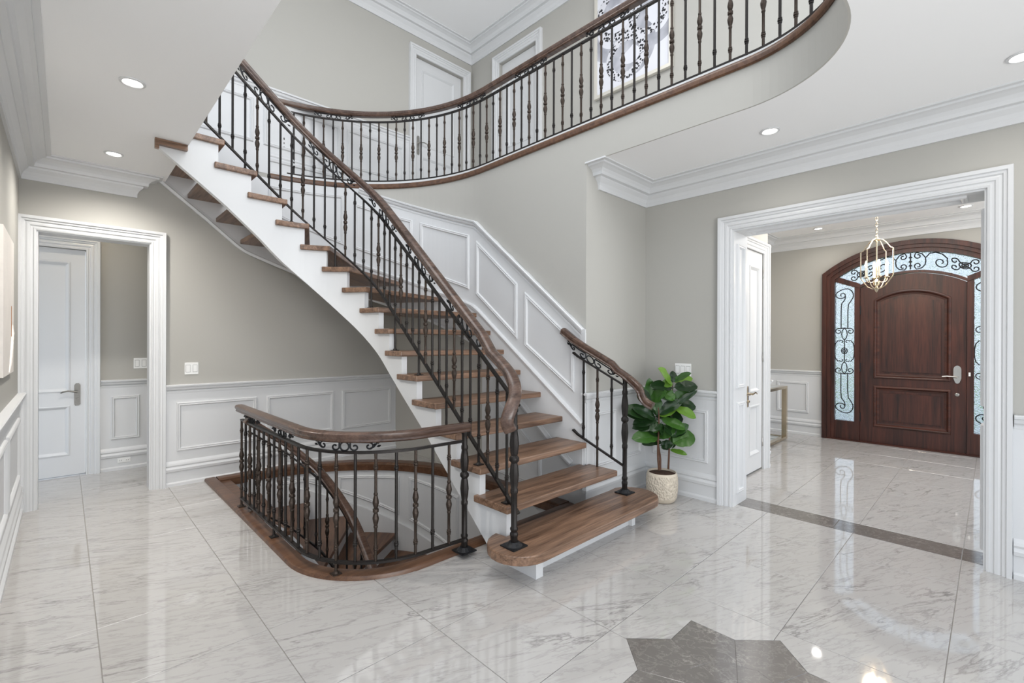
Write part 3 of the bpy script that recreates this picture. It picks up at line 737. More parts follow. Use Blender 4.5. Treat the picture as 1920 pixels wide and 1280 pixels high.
def scroll_mesh(fn, gap):
    """iron scroll ornament between top bar and handrail: fn(x,y)->3D, x along, y 0..gap"""
    g = G(); R = .0054; k = gap/.065
    T = lambda pts, r=R, closed=False: g.tube([fn(x, y*k) for x, y in pts], r, 5, closed)
    T([(.027*math.cos(a), .0325+.03*math.sin(a)) for a in [2*PI*i/14 for i in range(14)]], R, True)
    for s in (-1, 1):
        T([(s*x, y) for x, y in [(.034, .064)]+spiral(.060, .028, .027, .009, 165, 500, 16)])
        T([(s*x, y) for x, y in [(.036, .0635), (.09, .062), (.135, .06)]+spiral(.145, .034, .026, .008, 80, -260, 14)])
        T([(s*x, y) for x, y in [(.15, .018), (.172, .03), (.186, .05)]])
        for dx, dy, rx in ((.196, .058, .011), (.200, .034, .010), (.178, .046, .010)):
            T([(s*(dx-.012), dy-.004), (s*dx, dy), (s*(dx+.012), dy+.004)], [.002, rx*.8, .002])
    return g
NEWEL0 = lambda h: [(.027, 0), (.027, .05), (.031, .06), (.031, .075), (.024, .085), (.030, .10), (.030, .112), (.023, .12), (.024, .34), (.029, .35), (.029, .37), (.024, .38), (.031, .42), (.036, .47), (.030, .53), (.024, .55), (.038, .565), (.038, .585), (.024, .60), (.030, .62), (.036, .68), (.031, .73), (.024, .77), (.029, .78), (.029, .80), (.0235, .81), (.0235, h-.06), (.029, h-.05), (.029, h-.03), (.022, h-.02), (.022, h)]
NEWEL = lambda h: [(r*.78, z) for r, z in NEWEL0(h)]
def newel(x, y, z, h, parent):
    sc = 1.0 if h > .85 else h/.95
    n = G().lathe([(r, zz) for r, zz in NEWEL(max(h, .95))] if sc == 1 else [(r, zz*sc) for r, zz in NEWEL(.95)], (x, y, z+.012), 16, .10).obj('newel_post', M['iron'], parent, True)
    g = G(); g.box((x-.058, y-.058, z), (x+.058, y+.058, z+.008)); g.lathe([(.052, .008), (.036, .022), (.03, .03)], (x, y, z), 12); g.obj('base_plate', M['black_iron'], n)
    return n
def resample(fn, s0, s1, ds):
    n = max(2, int(round((s1-s0)/ds))); return [lerp(s0, s1, i/n) for i in range(n+1)]
def balustrade(name, label, P, s0, s1, hb, hm, hr, n, kinds, orn, feet=(), lat=None, group=None, top=None, rail_pts=None, bar_s=None, rail_mat='rail'):
    """P(s)->(x,y,zref); bars at zref+hb, zref+hm; rail top at zref+hr; n balusters between s0 and s1"""
    root = empty(name); thing(root, label, 'railing', group)
    at = lambda s, h: (P(s)[0], P(s)[1], P(s)[2]+h)
    ss = resample(P, *(bar_s or (s0, s1)), .05)
    G().sweep3([at(s, hb) for s in ss], BARX).obj('bottom_bar', M['iron'], root)
    G().sweep3([at(s, hm) for s in ss], BARX).obj('top_bar', M['iron'], root)
    rp = rail_pts if rail_pts else [at(s, hr) for s in ss]
    r = G().sweep3(rp, RAILX, lat).obj('handrail', M[rail_mat], root, True)
    L = hm-hb
    for i in range(n):
        s = lerp(s0, s1, i/(n-1)) if n > 1 else s0
        x, y, z = P(s); k = kinds[i % len(kinds)]
        o = link('baluster', baluster_mesh(k, L, feet[i] if i in feet else 0), None, root)
        o.location = (x, y, z+hb)
    for c in orn:
        def fn(a, b, c=c):
            p = P(c+a); return (p[0], p[1], p[2]+hm+.007+b)
        scroll_mesh(fn, hr-hm-.064 if abs(P(c+.1)[2]-P(c)[2]) < .001 else hr-hm-.086).obj('scroll_ornament', M['black_iron'], root, True)
    return root
# main stair balustrade, s measured at radius .65 (0 where the curve begins); the rail climbs evenly
RS = .655
def PM(s):
    x, y = SS(s, RS); return (x, y, 1.296+.859*(s+1.52)-.83)   # reference line: 0.83 below the rail top
sA, sB = -1.52, 1.95
nb = 38
def tread_z_at(s):
    u = s2u(s, RS); z = RISE
    for i in range(2, 17):
        if u >= nose[i]-.002: z = i*RISE
    return z
S0, S1 = -1.555, 1.86
feet = {}
for i in (0, 3, 7, 11, 15, 19, 23, 27, 31, 35):
    s = lerp(S0, S1, i/(nb-1)); d = PM(s)[2]-.01-tread_z_at(s)
    if d > .01: feet[i] = d
rail_pts = [(lambda p: (p[0], p[1], p[2]+.83))(PM(s)) for s in resample(PM, -1.33, 1.95, .06)]
x_ = C0[0]+RS
end = [(1.85, 1.93, 0.872), (1.822, 1.928, 0.91), (1.817, 1.923, 0.957), (1.837, 1.918, 1.007), (1.874, 1.916, 1.074), (1.913, 1.947, 1.141), (1.956, 2.024, 1.213), (1.991, 2.139, 1.28), (2.01, 2.26, 1.345)]
def smooth_pts(p, it=2):
    for _ in range(it):
        q = [p[0]]
        for a, b in zip(p, p[1:]): q += [tuple(lerp(a[k], b[k], .25) for k in range(3)), tuple(lerp(a[k], b[k], .75) for k in range(3))]
        p = q+[p[-1]]
    return p
end_s = smooth_pts(end); NE = len(end_s); rail_pts = end_s+rail_pts
def main_lat(i):
    p, q = Vector(rail_pts[max(i-1, 0)]), Vector(rail_pts[min(i+1, len(rail_pts)-1)]); t = (q-p).normalized()
    k = min(1, max(0, (i-.25*NE)/(.75*NE))); k = k*k*(3-2*k)
    l = Vector((t.y, -t.x, 0)) if i > NE else Vector((lerp(.74, 1, k), lerp(-.67, 0, k), 0))
    return (l-t*l.dot(t)).normalized()
main_rail = balustrade('stair_balustrade', 'tall curved wrought-iron balustrade with oak handrail climbing the main stairs', PM, S0, S1, -.01, .655, .83, nb,
                       ['low', 'plain', 'basket', 'plain'], [-1.12, -.55, .02, .59, 1.16, 1.72], feet, rail_pts=rail_pts, bar_s=(-1.66, 1.95), lat=main_lat)
newel(1.915, 1.965, RISE, .83, main_rail)
# short balustrade at the right of the first steps
def PR(s):   # s 0 at the wall end, .55 at the newel
    return (3.07+.165*max(0, (s-.13)/.37), 2.52-s, 1.50-.65*s-.83)
short = balustrade('short_balustrade', 'short wrought-iron railing with four uprights at the foot of the stairs beside the plant', PR, .17, .38, .04, .685, .83, 3,
                   ['plain', 'basket', 'plain'], [.22], {1: .18}, bar_s=(.075, .47),
                   rail_pts=[(lambda p: (p[0], p[1], p[2]+.83))(PR(s)) for s in (-.02, .1, .2, .3, .4)]+smooth_pts([PR(.44)[:2]+(1.19,), (3.25, 2.02, 1.14), (3.262, 1.96, 1.09), (3.268, 1.905, 1.04), (3.275, 1.895, .985), (3.285, 1.87, .945), (3.295, 1.825, .925)], 2))
newel(3.235, 2.05, RISE, .93, short)
# balustrade round the basement opening
LP = [(1.055, 4.31), (1.055, 3.6), (1.055, 3.2)]+arc(1.63, 3.0, .575, 180, 270, 20)+[(1.89, 2.4)]
LP[-1] = (1.885, 2.405)
def poly_at(pts):
    cum = [0]
    for a, b in zip(pts, pts[1:]): cum.append(cum[-1]+math.hypot(b[0]-a[0], b[1]-a[1]))
    def f(s):
        if s <= 0:
            d = Vector(pts[1])-Vector(pts[0]); d.normalize(); return (pts[0][0]+d.x*s, pts[0][1]+d.y*s)
        for i in range(len(pts)-1):
            if s <= cum[i+1] or i == len(pts)-2:
                t = (s-cum[i])/(cum[i+1]-cum[i]); return (lerp(pts[i][0], pts[i+1][0], t), lerp(pts[i][1], pts[i+1][1], t))
    return f, cum[-1]
fl, LL = poly_at(LP)
PL = lambda s: fl(s)+(0.0,)
low = balustrade('stairwell_balustrade', 'low curved wrought-iron railing with oak handrail guarding the basement stair opening', PL, 0, LL-.115, .10, .745, .865, 21,
                 ['basket', 'plain', 'basket', 'low'], [.28, .99, 1.70], {0: .072, 7: .072, 14: .072}, bar_s=(0, LL), rail_pts=[(lambda p: (p[0], p[1], .865))(PL(s)) for s in resample(PL, -.06, LL+.03, .05)])
newel(1.885, 2.40, .028, .80, low)
# handrail of the basement flight
def PB(s):
    x, y = SS(s, .46); u = s2u(s, .46); return (x, y, nosing(u)-15*RISE)
bs0, bs1 = -.75, .46*PI/2+.30
zs = resample(PB, bs0, bs1, .05)
def PBs(s):
    return PB(s)[:2]+(interp(s, [(-.75, -1.62), (-.3, -1.32), (0.0, -1.05), (.2, -.80), (.46, -.46), (.72, -.20), (1.02, .03)]),)
balustrade('basement_balustrade', 'dark iron railing with oak handrail winding down inside the basement opening', PBs, -.7, .95, .03, .64, .76, 19, ['basket', 'low', 'plain'], [-.2, .4], {}, bar_s=(bs0, 1.02))
# upstairs balcony balustrade
UPP = [(C0[0]+1.815*math.cos(PI/2*(1-i/30)), C0[1]+1.815*math.sin(PI/2*(1-i/30))) for i in range(31)]
UPP = [p for p in UPP if p[0] > 1.60]+[(C0[0]+1.815, 2.4)]+arc(2.48, 1.11, .695, 0, -90, 16)+[(.7, .415)]
fu, UL = poly_at(UPP)
PU = lambda s: fu(s)+(UP,)
def arc_s(y):  # run at which the path reaches a given y on the straight part
    s = 0
    while s < UL and fu(s)[1] > y: s += .01
    return s
orn_u = [.62+.86*k for k in range(7)]
nbu = int(UL/.104)
upfeet = {i: .05 for i in range(0, nbu, 7)}
up = balustrade('balcony_balustrade', 'long curved wrought-iron balustrade along the upstairs landing with dark handrail', PU, .10, UL-.1, .055, .745, .86, nbu,
                ['basket', 'plain', 'basket', 'low'], orn_u, upfeet, bar_s=(0, UL))
# oak nosing along the landing edge
NP = [(C0[0]+1.77*math.cos(PI/2*(1-i/36)), C0[1]+1.77*math.sin(PI/2*(1-i/36))) for i in range(37)]
NP = [p for p in NP if p[0] > 1.55]+[(XW, 2.4)]+arc(2.48, 1.11, .65, 0, -90, 20)+[(.68, .46)]
g = G().sweep(NP, [(.09, -.012), (-.008, -.05), (-.022, -.042), (-.026, -.02), (-.02, 0), (-.01, .008), (.09, .008)], lambda x, y, b: (x, y, UP+b))
struct(g.obj(trim_name(), M['curb'], smooth=True))
g = G().sweep(NP, [(.03, .008), (.03, .045), (.075, .045), (.075, .008)], lambda x, y, b: (x, y, UP+b)); struct(g.obj(trim_name(), M['white'], smooth=True))

# ------------------------------------------------------------------ panelled doors
def panel_door(name, fn, s0, s1, z0, z1, panels, m, b0=-.06, b1=-.02):
    """stile-and-rail door; fn(s,z,b); panels = [(s0,s1,z0,z1)]"""
    g = G(); bx = lambda a, b, c, d, p, q: g.prism([(a, c), (b, c), (b, d), (a, d)], lambda k: fn(k[0], k[1], p), lambda k: fn(k[0], k[1], q))
    zs = sorted(panels, key=lambda p: p[2]); a, b = zs[0][0], zs[0][1]
    bx(s0, a, z0, z1, b0, b1); bx(b, s1, z0, z1, b0, b1); c = z0
    for p in zs: bx(a, b, c, p[2], b0, b1); c = p[3]
    bx(a, b, c, z1, b0, b1)
    d = struct(g.obj(name, m))
    for p in zs:
        h = G(); h.prism([(p[0], p[2]), (p[1], p[2]), (p[1], p[3]), (p[0], p[3])], lambda k: fn(k[0], k[1], b0+.005), lambda k: fn(k[0], k[1], b1-.016)); h.obj('panel', m, d)
        G().sweep([(p[0], p[2]), (p[1], p[2]), (p[1], p[3]), (p[0], p[3])], [(-.006, 0), (-.004, .006), (.006, .008), (.014, .002), (.03, -.013), (.03, -.016), (-.006, -.016)], lambda s, z, b: fn(s, z, b1+b), closed=True).obj('panel_moulding', m, d)
    return d
def lever(fn, s, z, b, parent, dirn=-1, m='chrome', plate=(.022, .13), zoff=-.03):
    pw, ph = plate; g = G()
    pts = [(s-pw, z+zoff-ph+.015), (s-pw*.6, z+zoff-ph), (s+pw*.6, z+zoff-ph), (s+pw, z+zoff-ph+.015), (s+pw, z+zoff+ph-.02), (s+pw*.5, z+zoff+ph), (s-pw*.5, z+zoff+ph), (s-pw, z+zoff+ph-.02)]
    g.prism(pts, lambda p: fn(p[0], p[1], b), lambda p: fn(p[0], p[1], b+.006)); h = g.obj('handle_plate', M[m], parent)
    k = G(); k.tube([fn(s, z, b+.006), fn(s, z, b+.05)], .011, 10); 
    k.tube([fn(s, z, b+.05), fn(s+dirn*.03, z+.004, b+.052), fn(s+dirn*.07, z+.012, b+.05), fn(s+dirn*.105, z+.006, b+.05), fn(s+dirn*.125, z-.006, b+.052)], [.010, .009, .008, .0075, .006], 8)
    k.tube([fn(s, z+zoff-.05, b+.006), fn(s, z+zoff-.05, b+.02)], .012, 10); k.obj('lever', M[m], h, True)
def hinges(fn, s, zs, b, parent, m='chrome'):
    for z in zs: G().tube([fn(s, z-.05, b), fn(s, z-.042, b), fn(s, z+.042, b), fn(s, z+.05, b)], [.004, .009, .009, .004], 8).obj('hinge', M[m], parent, True)
# hall door (left), closet pair (foyer), two upstairs doors
d = panel_door('door_2', fH, -.615, .155, .012, 2.325, [(-.47, .035, .22, .72), (-.47, .035, .87, 2.19)], M['white'], -.07, -.03); lever(fH, .095, .865, -.03, d, -1, 'pewter', (.024, .115))
fCd = fC
d = panel_door('door_3', fC, 5.08, 5.545, .02, 2.365, [(5.17, 5.455, .2, .72), (5.17, 5.455, .87, 2.2)], M['white'], -.05, -.006)
hinges(fC, 5.552, (.3, 1.23, 2.15), 0, d); lever(fC, 5.115, .86, -.006, d, 1, 'gold', (.014, .11))
d = panel_door('door_4', fC, 4.605, 5.072, .02, 2.365, [(4.695, 4.98, .2, .72), (4.695, 4.98, .87, 2.2)], M['white'], -.05, -.006); lever(fC, 5.035, .86, -.006, d, -1, 'gold', (.014, .11))
d = panel_door('door_5', fB, 3.435, 4.235, UP+.01, 5.285, [(3.56, 4.11, 3.42, 3.95), (3.56, 4.11, 4.10, 5.16)], M['white'], -.09, -.05); lever(fB, 3.50, 4.12, -.05, d, 1)
d = panel_door('door_6', fU, 4.135, 4.835, UP+.01, 5.295, [(4.25, 4.72, 3.42, 3.95), (4.25, 4.72, 4.10, 5.16)], M['white'], -.09, -.05)

# ------------------------------------------------------------------ front door set
def fD(y, z, b): return (XF-b, y, z)
def fDp(b): return lambda p: fD(p[0], p[1], b)
mir = lambda pts: [(2*AC-y, z) for y, z in pts]
def circ(R, zc, y0, y1, n=24): return [(lerp(y0, y1, i/n), zc+math.sqrt(max(0, R*R-(lerp(y0, y1, i/n)-AC)**2))) for i in range(n+1)]
g = G()
for (ra, ya), (rb, yb), b in (((1.514, .98), (1.455, .925), .075), ((1.46, .93), (1.41, .88), .055), ((1.415, .885), (1.355, .835), .03)):
    A = circ(ra, AZ, AC-ya, AC+ya); B = circ(rb, AZ, AC-yb, AC+yb); g.strip(A, B, fDp(-.06), fDp(b))
    for s in (-1, 1):
        za = A[0][1]; zb = B[0][1]; y1, y2 = AC+s*ya, AC+s*yb; g.prism([(y1, 0), (y2, 0), (y2, zb), (y1, za)], fDp(-.06), fDp(b))
door1 = struct(g.obj('door_1', M['mahogany']))
g = G()
for fl_ in (lambda p: p, mir):
    for quad in ([(1.612, .0), (1.65, .0), (1.65, 2.40), (1.612, 2.31)], [(1.31, 0), (1.372, 0), (1.372, 2.185), (1.31, 2.16)], [(1.372, 0), (1.612, 0), (1.612, .275), (1.372, .275)],
                 [(1.31, 2.155), (1.65, 2.292), (1.65, 2.39), (1.575, 2.345), (1.31, 2.225)]):
        g.prism(fl_(quad), fDp(-.06), fDp(.012))
g.strip(circ(.997, 1.325, .232, 1.308), circ(1.03, 1.325, .232, 1.308), fDp(-.06), fDp(.018))
g.obj('sidelight_frame', M['mahogany'], door1)
# glass panes with wrought scrolls
gl = [(1.614, .272), (1.37, .272), (1.37, 2.184), (1.614, 2.284)]
def iron(tubes, parent, r=.0065):
    g = G()
    for t, cl in tubes: g.tube([fD(y, z, -.012) for y, z in t], r, 6, cl)
    return g.obj('iron_scroll', M['black_iron'], parent, True)
def side_iron(c, parent):
    T = []
    topl = [(-.04, 1.60), (-.04, 1.93), (-.075, 1.985), (-.108, 2.05), (-.095, 2.12), (-.05, 2.165), (.01, 2.165), (.07, 2.135), (.105, 2.10), (.10, 2.055), (.06, 2.03), (.012, 2.035), (-.012, 2.065), (0, 2.10), (.03, 2.105), (.05, 2.082), (.038, 2.062)]
    topr = [(.04, 1.60), (.04, 1.945), (.02, 1.975), (-.004, 2.01), (-.012, 2.06)]
    sm = lambda p: [(a, b) for a, b, _ in smooth_pts([(x, z, 0) for x, z in p], 1)]
    for p in (topl, topr):
        T.append((sm(p), False)); T.append((sm([(x, 2*1.275-z) for x, z in p]), False))
    for q in (1, -1):
        for s in (1, -1):
            F = lambda p: [(s*x, 1.275+q*(z-1.275)) for x, z in p]
            T.append((F([(0, 1.605)]+spiral(.068, 1.555, .047, .012, 120, -300, 16)), False))
            T.append((F([(0, 1.605), (.026, 1.565), (.034, 1.515), (.024, 1.465), (0, 1.43)]), False))
            T.append((F(spiral(.035, 1.405, .01, .028, 260, 20, 10)+[(.075, 1.425), (.105, 1.385), (.115, 1.33), (.117, 1.275)]), False))
    T.append(([(0, 1.12), (0, 1.43)], False))
    T = [([(c+x, z) for x, z in t], cl) for t, cl in T]
    T.append(([(c+.035*math.cos(a), 1.275+.042*math.sin(a)) for a in [2*PI*i/14 for i in range(14)]], True))
    T.append(([(c+.018*math.cos(a), 1.275+.022*math.sin(a)) for a in [2*PI*i/10 for i in range(10)]], True))
    return iron(T, parent)
for fl_, c in ((lambda p: p, 1.492), (mir, 2*AC-1.492)):
    p = G().prism(fl_(gl), fDp(-.035), fDp(-.028)).obj('glass_pane', M['glass'], door1); p['label'] = 'pebbled glass sidelight'
    side_iron(c, p)
tg_top = circ(1.36, AZ, AC-.805, AC+.805, 30)
tb = [(AC-.805, 2.333)]+[(AC-.535, 2.222)]+circ(1.03, 1.325, .26, 1.28, 26)+[(AC+.535, 2.222)]+[(AC+.805, 2.333)]
tb = [tb[0], (AC-.67, 2.278)]+tb[1:-1]+[(AC+.67, 2.278), tb[-1]]
xs = [p[0] for p in tg_top]
tbi = [(y, interp(y, [(a, b) for a, b in tb])) for y in xs]
p = G().strip(tg_top, tbi, fDp(-.035), fDp(-.028)).obj('glass_pane', M['glass'], door1); p['label'] = 'arched pebbled glass transom'
def zmid(dy): return (AZ+math.sqrt(1.36**2-dy*dy)+interp(AC+dy, tb))/2
T = [([(0, -.10), (0, .10)], False)]
for z0 in (-.05, .0, .05): T.append(([(-.016, z0-.012), (0, z0+.012), (.016, z0-.012)], False))
for s in (1, -1):
    F = lambda p: [(s*x, v) for x, v in p]
    T.append((F([(a, b) for a, b in spiral(.075, .06, .012, .036, 120, -200, 14)][::1]+[(.06, .103), (.115, .085), (.148, .04), (.152, 0), (.146, -.045), (.115, -.085), (.06, -.10)]+spiral(.075, -.06, .036, .012, 200, -120, 14)), False))
    T.append((F([(.155, .04), (.19, .09), (.25, .105), (.31, .09), (.36, .045)]+spiral(.295, -.01, .07, .016, 30, -420, 22)), False))
    for dx, dv in ((-.085, .035), (.085, .035), (-.085, -.04), (.085, -.04)):
        T.append((F([(.52, 0)]+spiral(.52+dx*1.1, dv*1.1, .042, .012, 180 if dx > 0 else 0, (180 if dx > 0 else 0)+(380 if dx*dv < 0 else -380), 14)), False))
    T.append((F([(.52+.055*math.cos(a), .04*math.sin(a)) for a in [2*PI*i/14 for i in range(14)]]), True))
    T.append((F([(.52+.03*math.cos(a), .022*math.sin(a)) for a in [2*PI*i/10 for i in range(10)]]), True))
iron([([(AC+x, zmid(x)+v*(1.08 if abs(x) < .4 else .95)) for x, v in t], cl) for t, cl in T], p, .0075)
# door leaf
g = G(); b0, b1 = -.05, -.004
ys = lambda a, b: circ(.99, 1.325, a, b, 8)
for a, b in ((.234, .385), (1.145, 1.306)):
    A = ys(a, b); g.strip([(y, .012) for y, z in A], A, fDp(b0), fDp(b1))
g.prism([(.385, .012), (1.145, .012), (1.145, .245), (.385, .245)], fDp(b0), fDp(b1)); g.box((XF+.05, .20, .0), (XF+.06, 1.34, 2.16)); g.prism([(.385, .79), (1.145, .79), (1.145, .915), (.385, .915)], fDp(b0), fDp(b1))
A = circ(.66, 1.434, .385, 1.145, 20); g.strip(A, circ(.99, 1.325, .385, 1.145, 20), fDp(b0), fDp(b1))
leaf_ = g.obj('door_leaf', M['mahogany'], door1)
lo = [(.385, .245), (1.145, .245), (1.145, .79), (.385, .79)]; upn = [(.385, .915), (1.145, .915)]+A[::-1]
MP = [(-.012, 0), (-.008, .010), (.006, .014), (.016, .010), (.03, -.012), (.05, -.016), (.055, -.03), (-.012, -.03)]
for pts in (lo, upn):
    G().prism(pts, fDp(b0+.004), fDp(b1-.02)).obj('panel', M['mahogany'], leaf_)
    G().sweep(pts, MP, lambda y, z, b: fD(y, z, b1+b), closed=True).obj('panel_moulding', M['mahogany_h'], leaf_)
    c = Vector((sum(p[0] for p in pts)/len(pts), sum(p[1] for p in pts)/len(pts)))
    y0, y1, z0, z1 = min(p[0] for p in pts), max(p[0] for p in pts), min(p[1] for p in pts), max(p[1] for p in pts)
    ins = [(c.x+(p[0]-c.x)*(1-.17/(y1-y0)), (z0+z1)/2+(p[1]-(z0+z1)/2)*(1-.17/(z1-z0))) for p in pts]
    o = G().prism(ins, fDp(b0+.01), fDp(b1-.006)).obj('raised_field', M['mahogany'], leaf_)
# hardware
g = G(); pts = [(.316+.036*math.cos(a), 1.06+.05*math.sin(a)) for a in [PI*i/8 for i in range(9)]]+[(.28, .95), (.286, .93), (.288, .92)]+[(.316+.026*math.cos(a), .92+.035*math.sin(a)) for a in [PI+PI*i/6 for i in range(7)]]+[(.346, .93), (.352, .95)]
g.prism(pts, fDp(b1), fDp(b1+.01)); h = g.obj('handle_plate', M['chrome'], leaf_); h['label'] = 'satin nickel handle plate'
g = G(); g.tube([fD(.316, .965, b1+.01), fD(.316, .965, b1+.05)], .013, 10); g.tube([fD(.316, .965, b1+.05), fD(.36, .972, b1+.055), fD(.41, .975, b1+.055), fD(.455, .968, b1+.055)], [.011, .009, .008, .007], 8)
g.obj('lever', M['chrome'], h, True)
g = G(); g.tube([fD(.316, 1.05, b1+.01), fD(.316, 1.05, b1+.022)], .024, 14); g.box((XF-b1-.045, .311, 1.032), (XF-b1-.02, .321, 1.068)); g.obj('thumb_turn', M['chrome'], h, True)
G().tube([fD(.318, .745, b1), fD(.318, .745, b1+.01), fD(.318, .745, b1+.014)], [.022, .021, .012], 14).obj('deadbolt', M['chrome'], leaf_, True)
G().box((XF-.03, .197, .985), (XF-.012, .215, 1.03)).obj('door_sensor', M['plate'], door1)
for z in (.35, 1.05, 1.85): G().tube([fD(1.304, z-.06, .006), fD(1.304, z+.06, .006)], .008, 8).obj('hinge', M['black_iron'], door1, True)
G().box((XF-.06, -.16, 0), (XF+.1, 1.70, .014)).obj('threshold', M['mahogany_h'], door1)
# what is outside: paving, lawn, a hedge
g = G(); g.box((XF+.2, -8, -.3), (XF+5.5, 10, -.1)); struct(g.obj('ground_outside', mat('paving', srgb(196, 194, 188), 0.9, var=.1, vscale=8)))
g = G(); g.box((XF+5.5, -14, -.3), (XF+24, 16, -.08)); struct(g.obj('lawn', mat('lawn_grass', srgb(120, 156, 74), 0.95, var=.3, vscale=9)))

# ------------------------------------------------------------------ recessed lights
def downlight(x, y, z, label, power, col=(1, .96, .9)):
    o = empty('recessed_light', (x, y, z)); thing(o, label, 'ceiling light', 'recessed ceiling lights')
    G().lathe([(.062, -.001), (.062, -.006), (.05, -.009), (.044, -.003), (.044, -.001)], k=24).obj('trim_ring', M['white'], o, True)
    G().lathe([(.043, -.0025), (.043, -.0045), (.02, -.006)], k=20).obj('lens', M['lamp'], o)
    l = bpy.data.lights.new('recessed_lamp', 'SPOT'); l.energy = power; l.spot_size = math.radians(150); l.spot_blend = 1.0; l.shadow_soft_size = .05; l.color = col
    lo_ = bpy.data.objects.new('recessed_lamp', l); COL.objects.link(lo_); lo_.location = (0, 0, -.012); lo_.parent = o
downlight(.28, 3.46, CEIL, 'recessed ceiling light in the left ceiling farther from the crown, looking larger than its neighbour', 110)
downlight(.28, 4.89, CEIL, 'recessed ceiling light in the left ceiling closest to the crown above the hall doorway', 110)
downlight(3.58, 1.10, CEIL, 'recessed ceiling light under the balcony above the wide white opening', 14)
downlight(3.58, -.10, CEIL, 'recessed ceiling light under the balcony cut by the right edge of the picture', 14)
downlight(7.64, 1.72, 3.0, 'recessed ceiling light in the entrance ceiling left of the lantern chandelier', 10)
downlight(7.60, .23, 3.0, 'recessed ceiling light in the entrance ceiling right of the lantern chandelier', 10)
downlight(.2, 6.1, CEIL, 'recessed ceiling light in the small hall behind the left doorway', 16, (1, .84, .62))

# ------------------------------------------------------------------ lantern chandelier
cx, cy, ct = 6.2, .865, 3.0
ch_ = empty('lantern_chandelier', (cx, cy, 1.95)); thing(ch_, 'champagne gold open lantern chandelier with candle lights hanging in the entrance', 'chandelier')
def crel(g_, name, m, smooth=True, parent=None): return g_.obj(name, M[m], parent or ch_, smooth)
g = G(); g.lathe([(.06, 1.05), (.06, 1.035), (.045, 1.02), (.012, 1.005), (.012, .99)], k=20); crel(g, 'canopy', 'gold')
z = .99; k = 0
while z > .58:
    g = G(); ang = PI/2*(k % 2)
    g.tube([(.009*math.cos(a)*math.cos(ang), .009*math.cos(a)*math.sin(ang), z-.016+.02*math.sin(a)) for a in [2*PI*i/10 for i in range(10)]], .0028, 5, True); crel(g, 'chain_link', 'gold'); z -= .031; k += 1
g = G(); g.lathe([(.006, .585), (.012, .575), (.008, .56), (.02, .55), (.036, .54), (.036, .53), (.012, .52), (.007, .50), (.007, .12), (.018, .11), (.034, .09), (.026, .06), (.012, .045), (.012, .03), (.024, .02), (.018, .008), (.010, -.012), (.003, -.022)], k=14); crel(g, 'stem', 'gold')
for k in range(4):
    a = math.radians(46+22+90*k); c, s_ = math.cos(a), math.sin(a)
    prof = [(.03, .538), (.06, .528), (.095, .49), (.13, .44), (.157, .425), (.157, .15), (.15, .135), (.125, .10), (.085, .045), (.04, .02), (.015, .02)]
    g = G(); g.tube([(r*c, r*s_, z) for r, z in prof], .0055, 6); crel(g, 'rib', 'gold')
for k in range(4):
    a = math.radians(46+65+90*k); c, s_ = math.cos(a), math.sin(a)
    g = G(); g.tube([(r*c, r*s_, z) for r, z in [(.015, .10), (.04, .085), (.075, .09), (.09, .115), (.09, .135)]], .005, 6)
    g.lathe([(.006, .128), (.024, .135), (.026, .142), (.012, .146)], (.09*c, .09*s_, 0), 12); arm = crel(g, 'arm', 'gold')
    g = G(); g.lathe([(.011, .144), (.011, .245), (.008, .248)], (.09*c, .09*s_, 0), 10); crel(g, 'candle_sleeve', 'candle', True, arm)
    g = G(); g.lathe([(.006, .248), (.012, .265), (.013, .275), (.008, .30), (.002, .318)], (.09*c, .09*s_, 0), 10); crel(g, 'candle_bulb', 'bulb', True, arm)
l = bpy.data.lights.new('chandelier_glow', 'POINT'); l.energy = 14; l.color = (1, .82, .6); l.shadow_soft_size = .09
o = bpy.data.objects.new('chandelier_glow', l); COL.objects.link(o); o.parent = ch_; o.location = (0, 0, .30)

# ------------------------------------------------------------------ gold console in the alcove
con = empty('console_table', (7.0, 2.26, 0)); thing(con, 'champagne gold metal console table with mirrored shelf against the entrance wall', 'table')
hw, hd, t = .54, .19, .06
for sx_ in (-1, 1):
    for sy_ in (-1, 1):
        x, y = sx_*(hw-t/2), sy_*(hd-t/2); G().box((x-t/2, y-t/2, .041), (x+t/2, y+t/2, .73)).obj('leg', M['gold'], con)
for zz, nm in ((.73, 'top_frame'), (.006, 'lower_frame')):
    g = G(); h = .035
    g.box((-hw, -hd, zz), (hw, -hd+t, zz+h)); g.box((-hw, hd-t, zz), (hw, hd, zz+h)); g.box((-hw, -hd+t, zz), (-hw+t, hd-t, zz+h)); g.box((hw-t, -hd+t, zz), (hw, hd-t, zz+h)); g.obj(nm, M['gold'], con)
G().box((-hw+t, -hd+t, .74), (hw-t, hd-t, .765)).obj('top', M['mirror'], con); G().box((-hw+t, -hd+t, .02), (hw-t, hd-t, .034)).obj('shelf', M['mirror'], con)

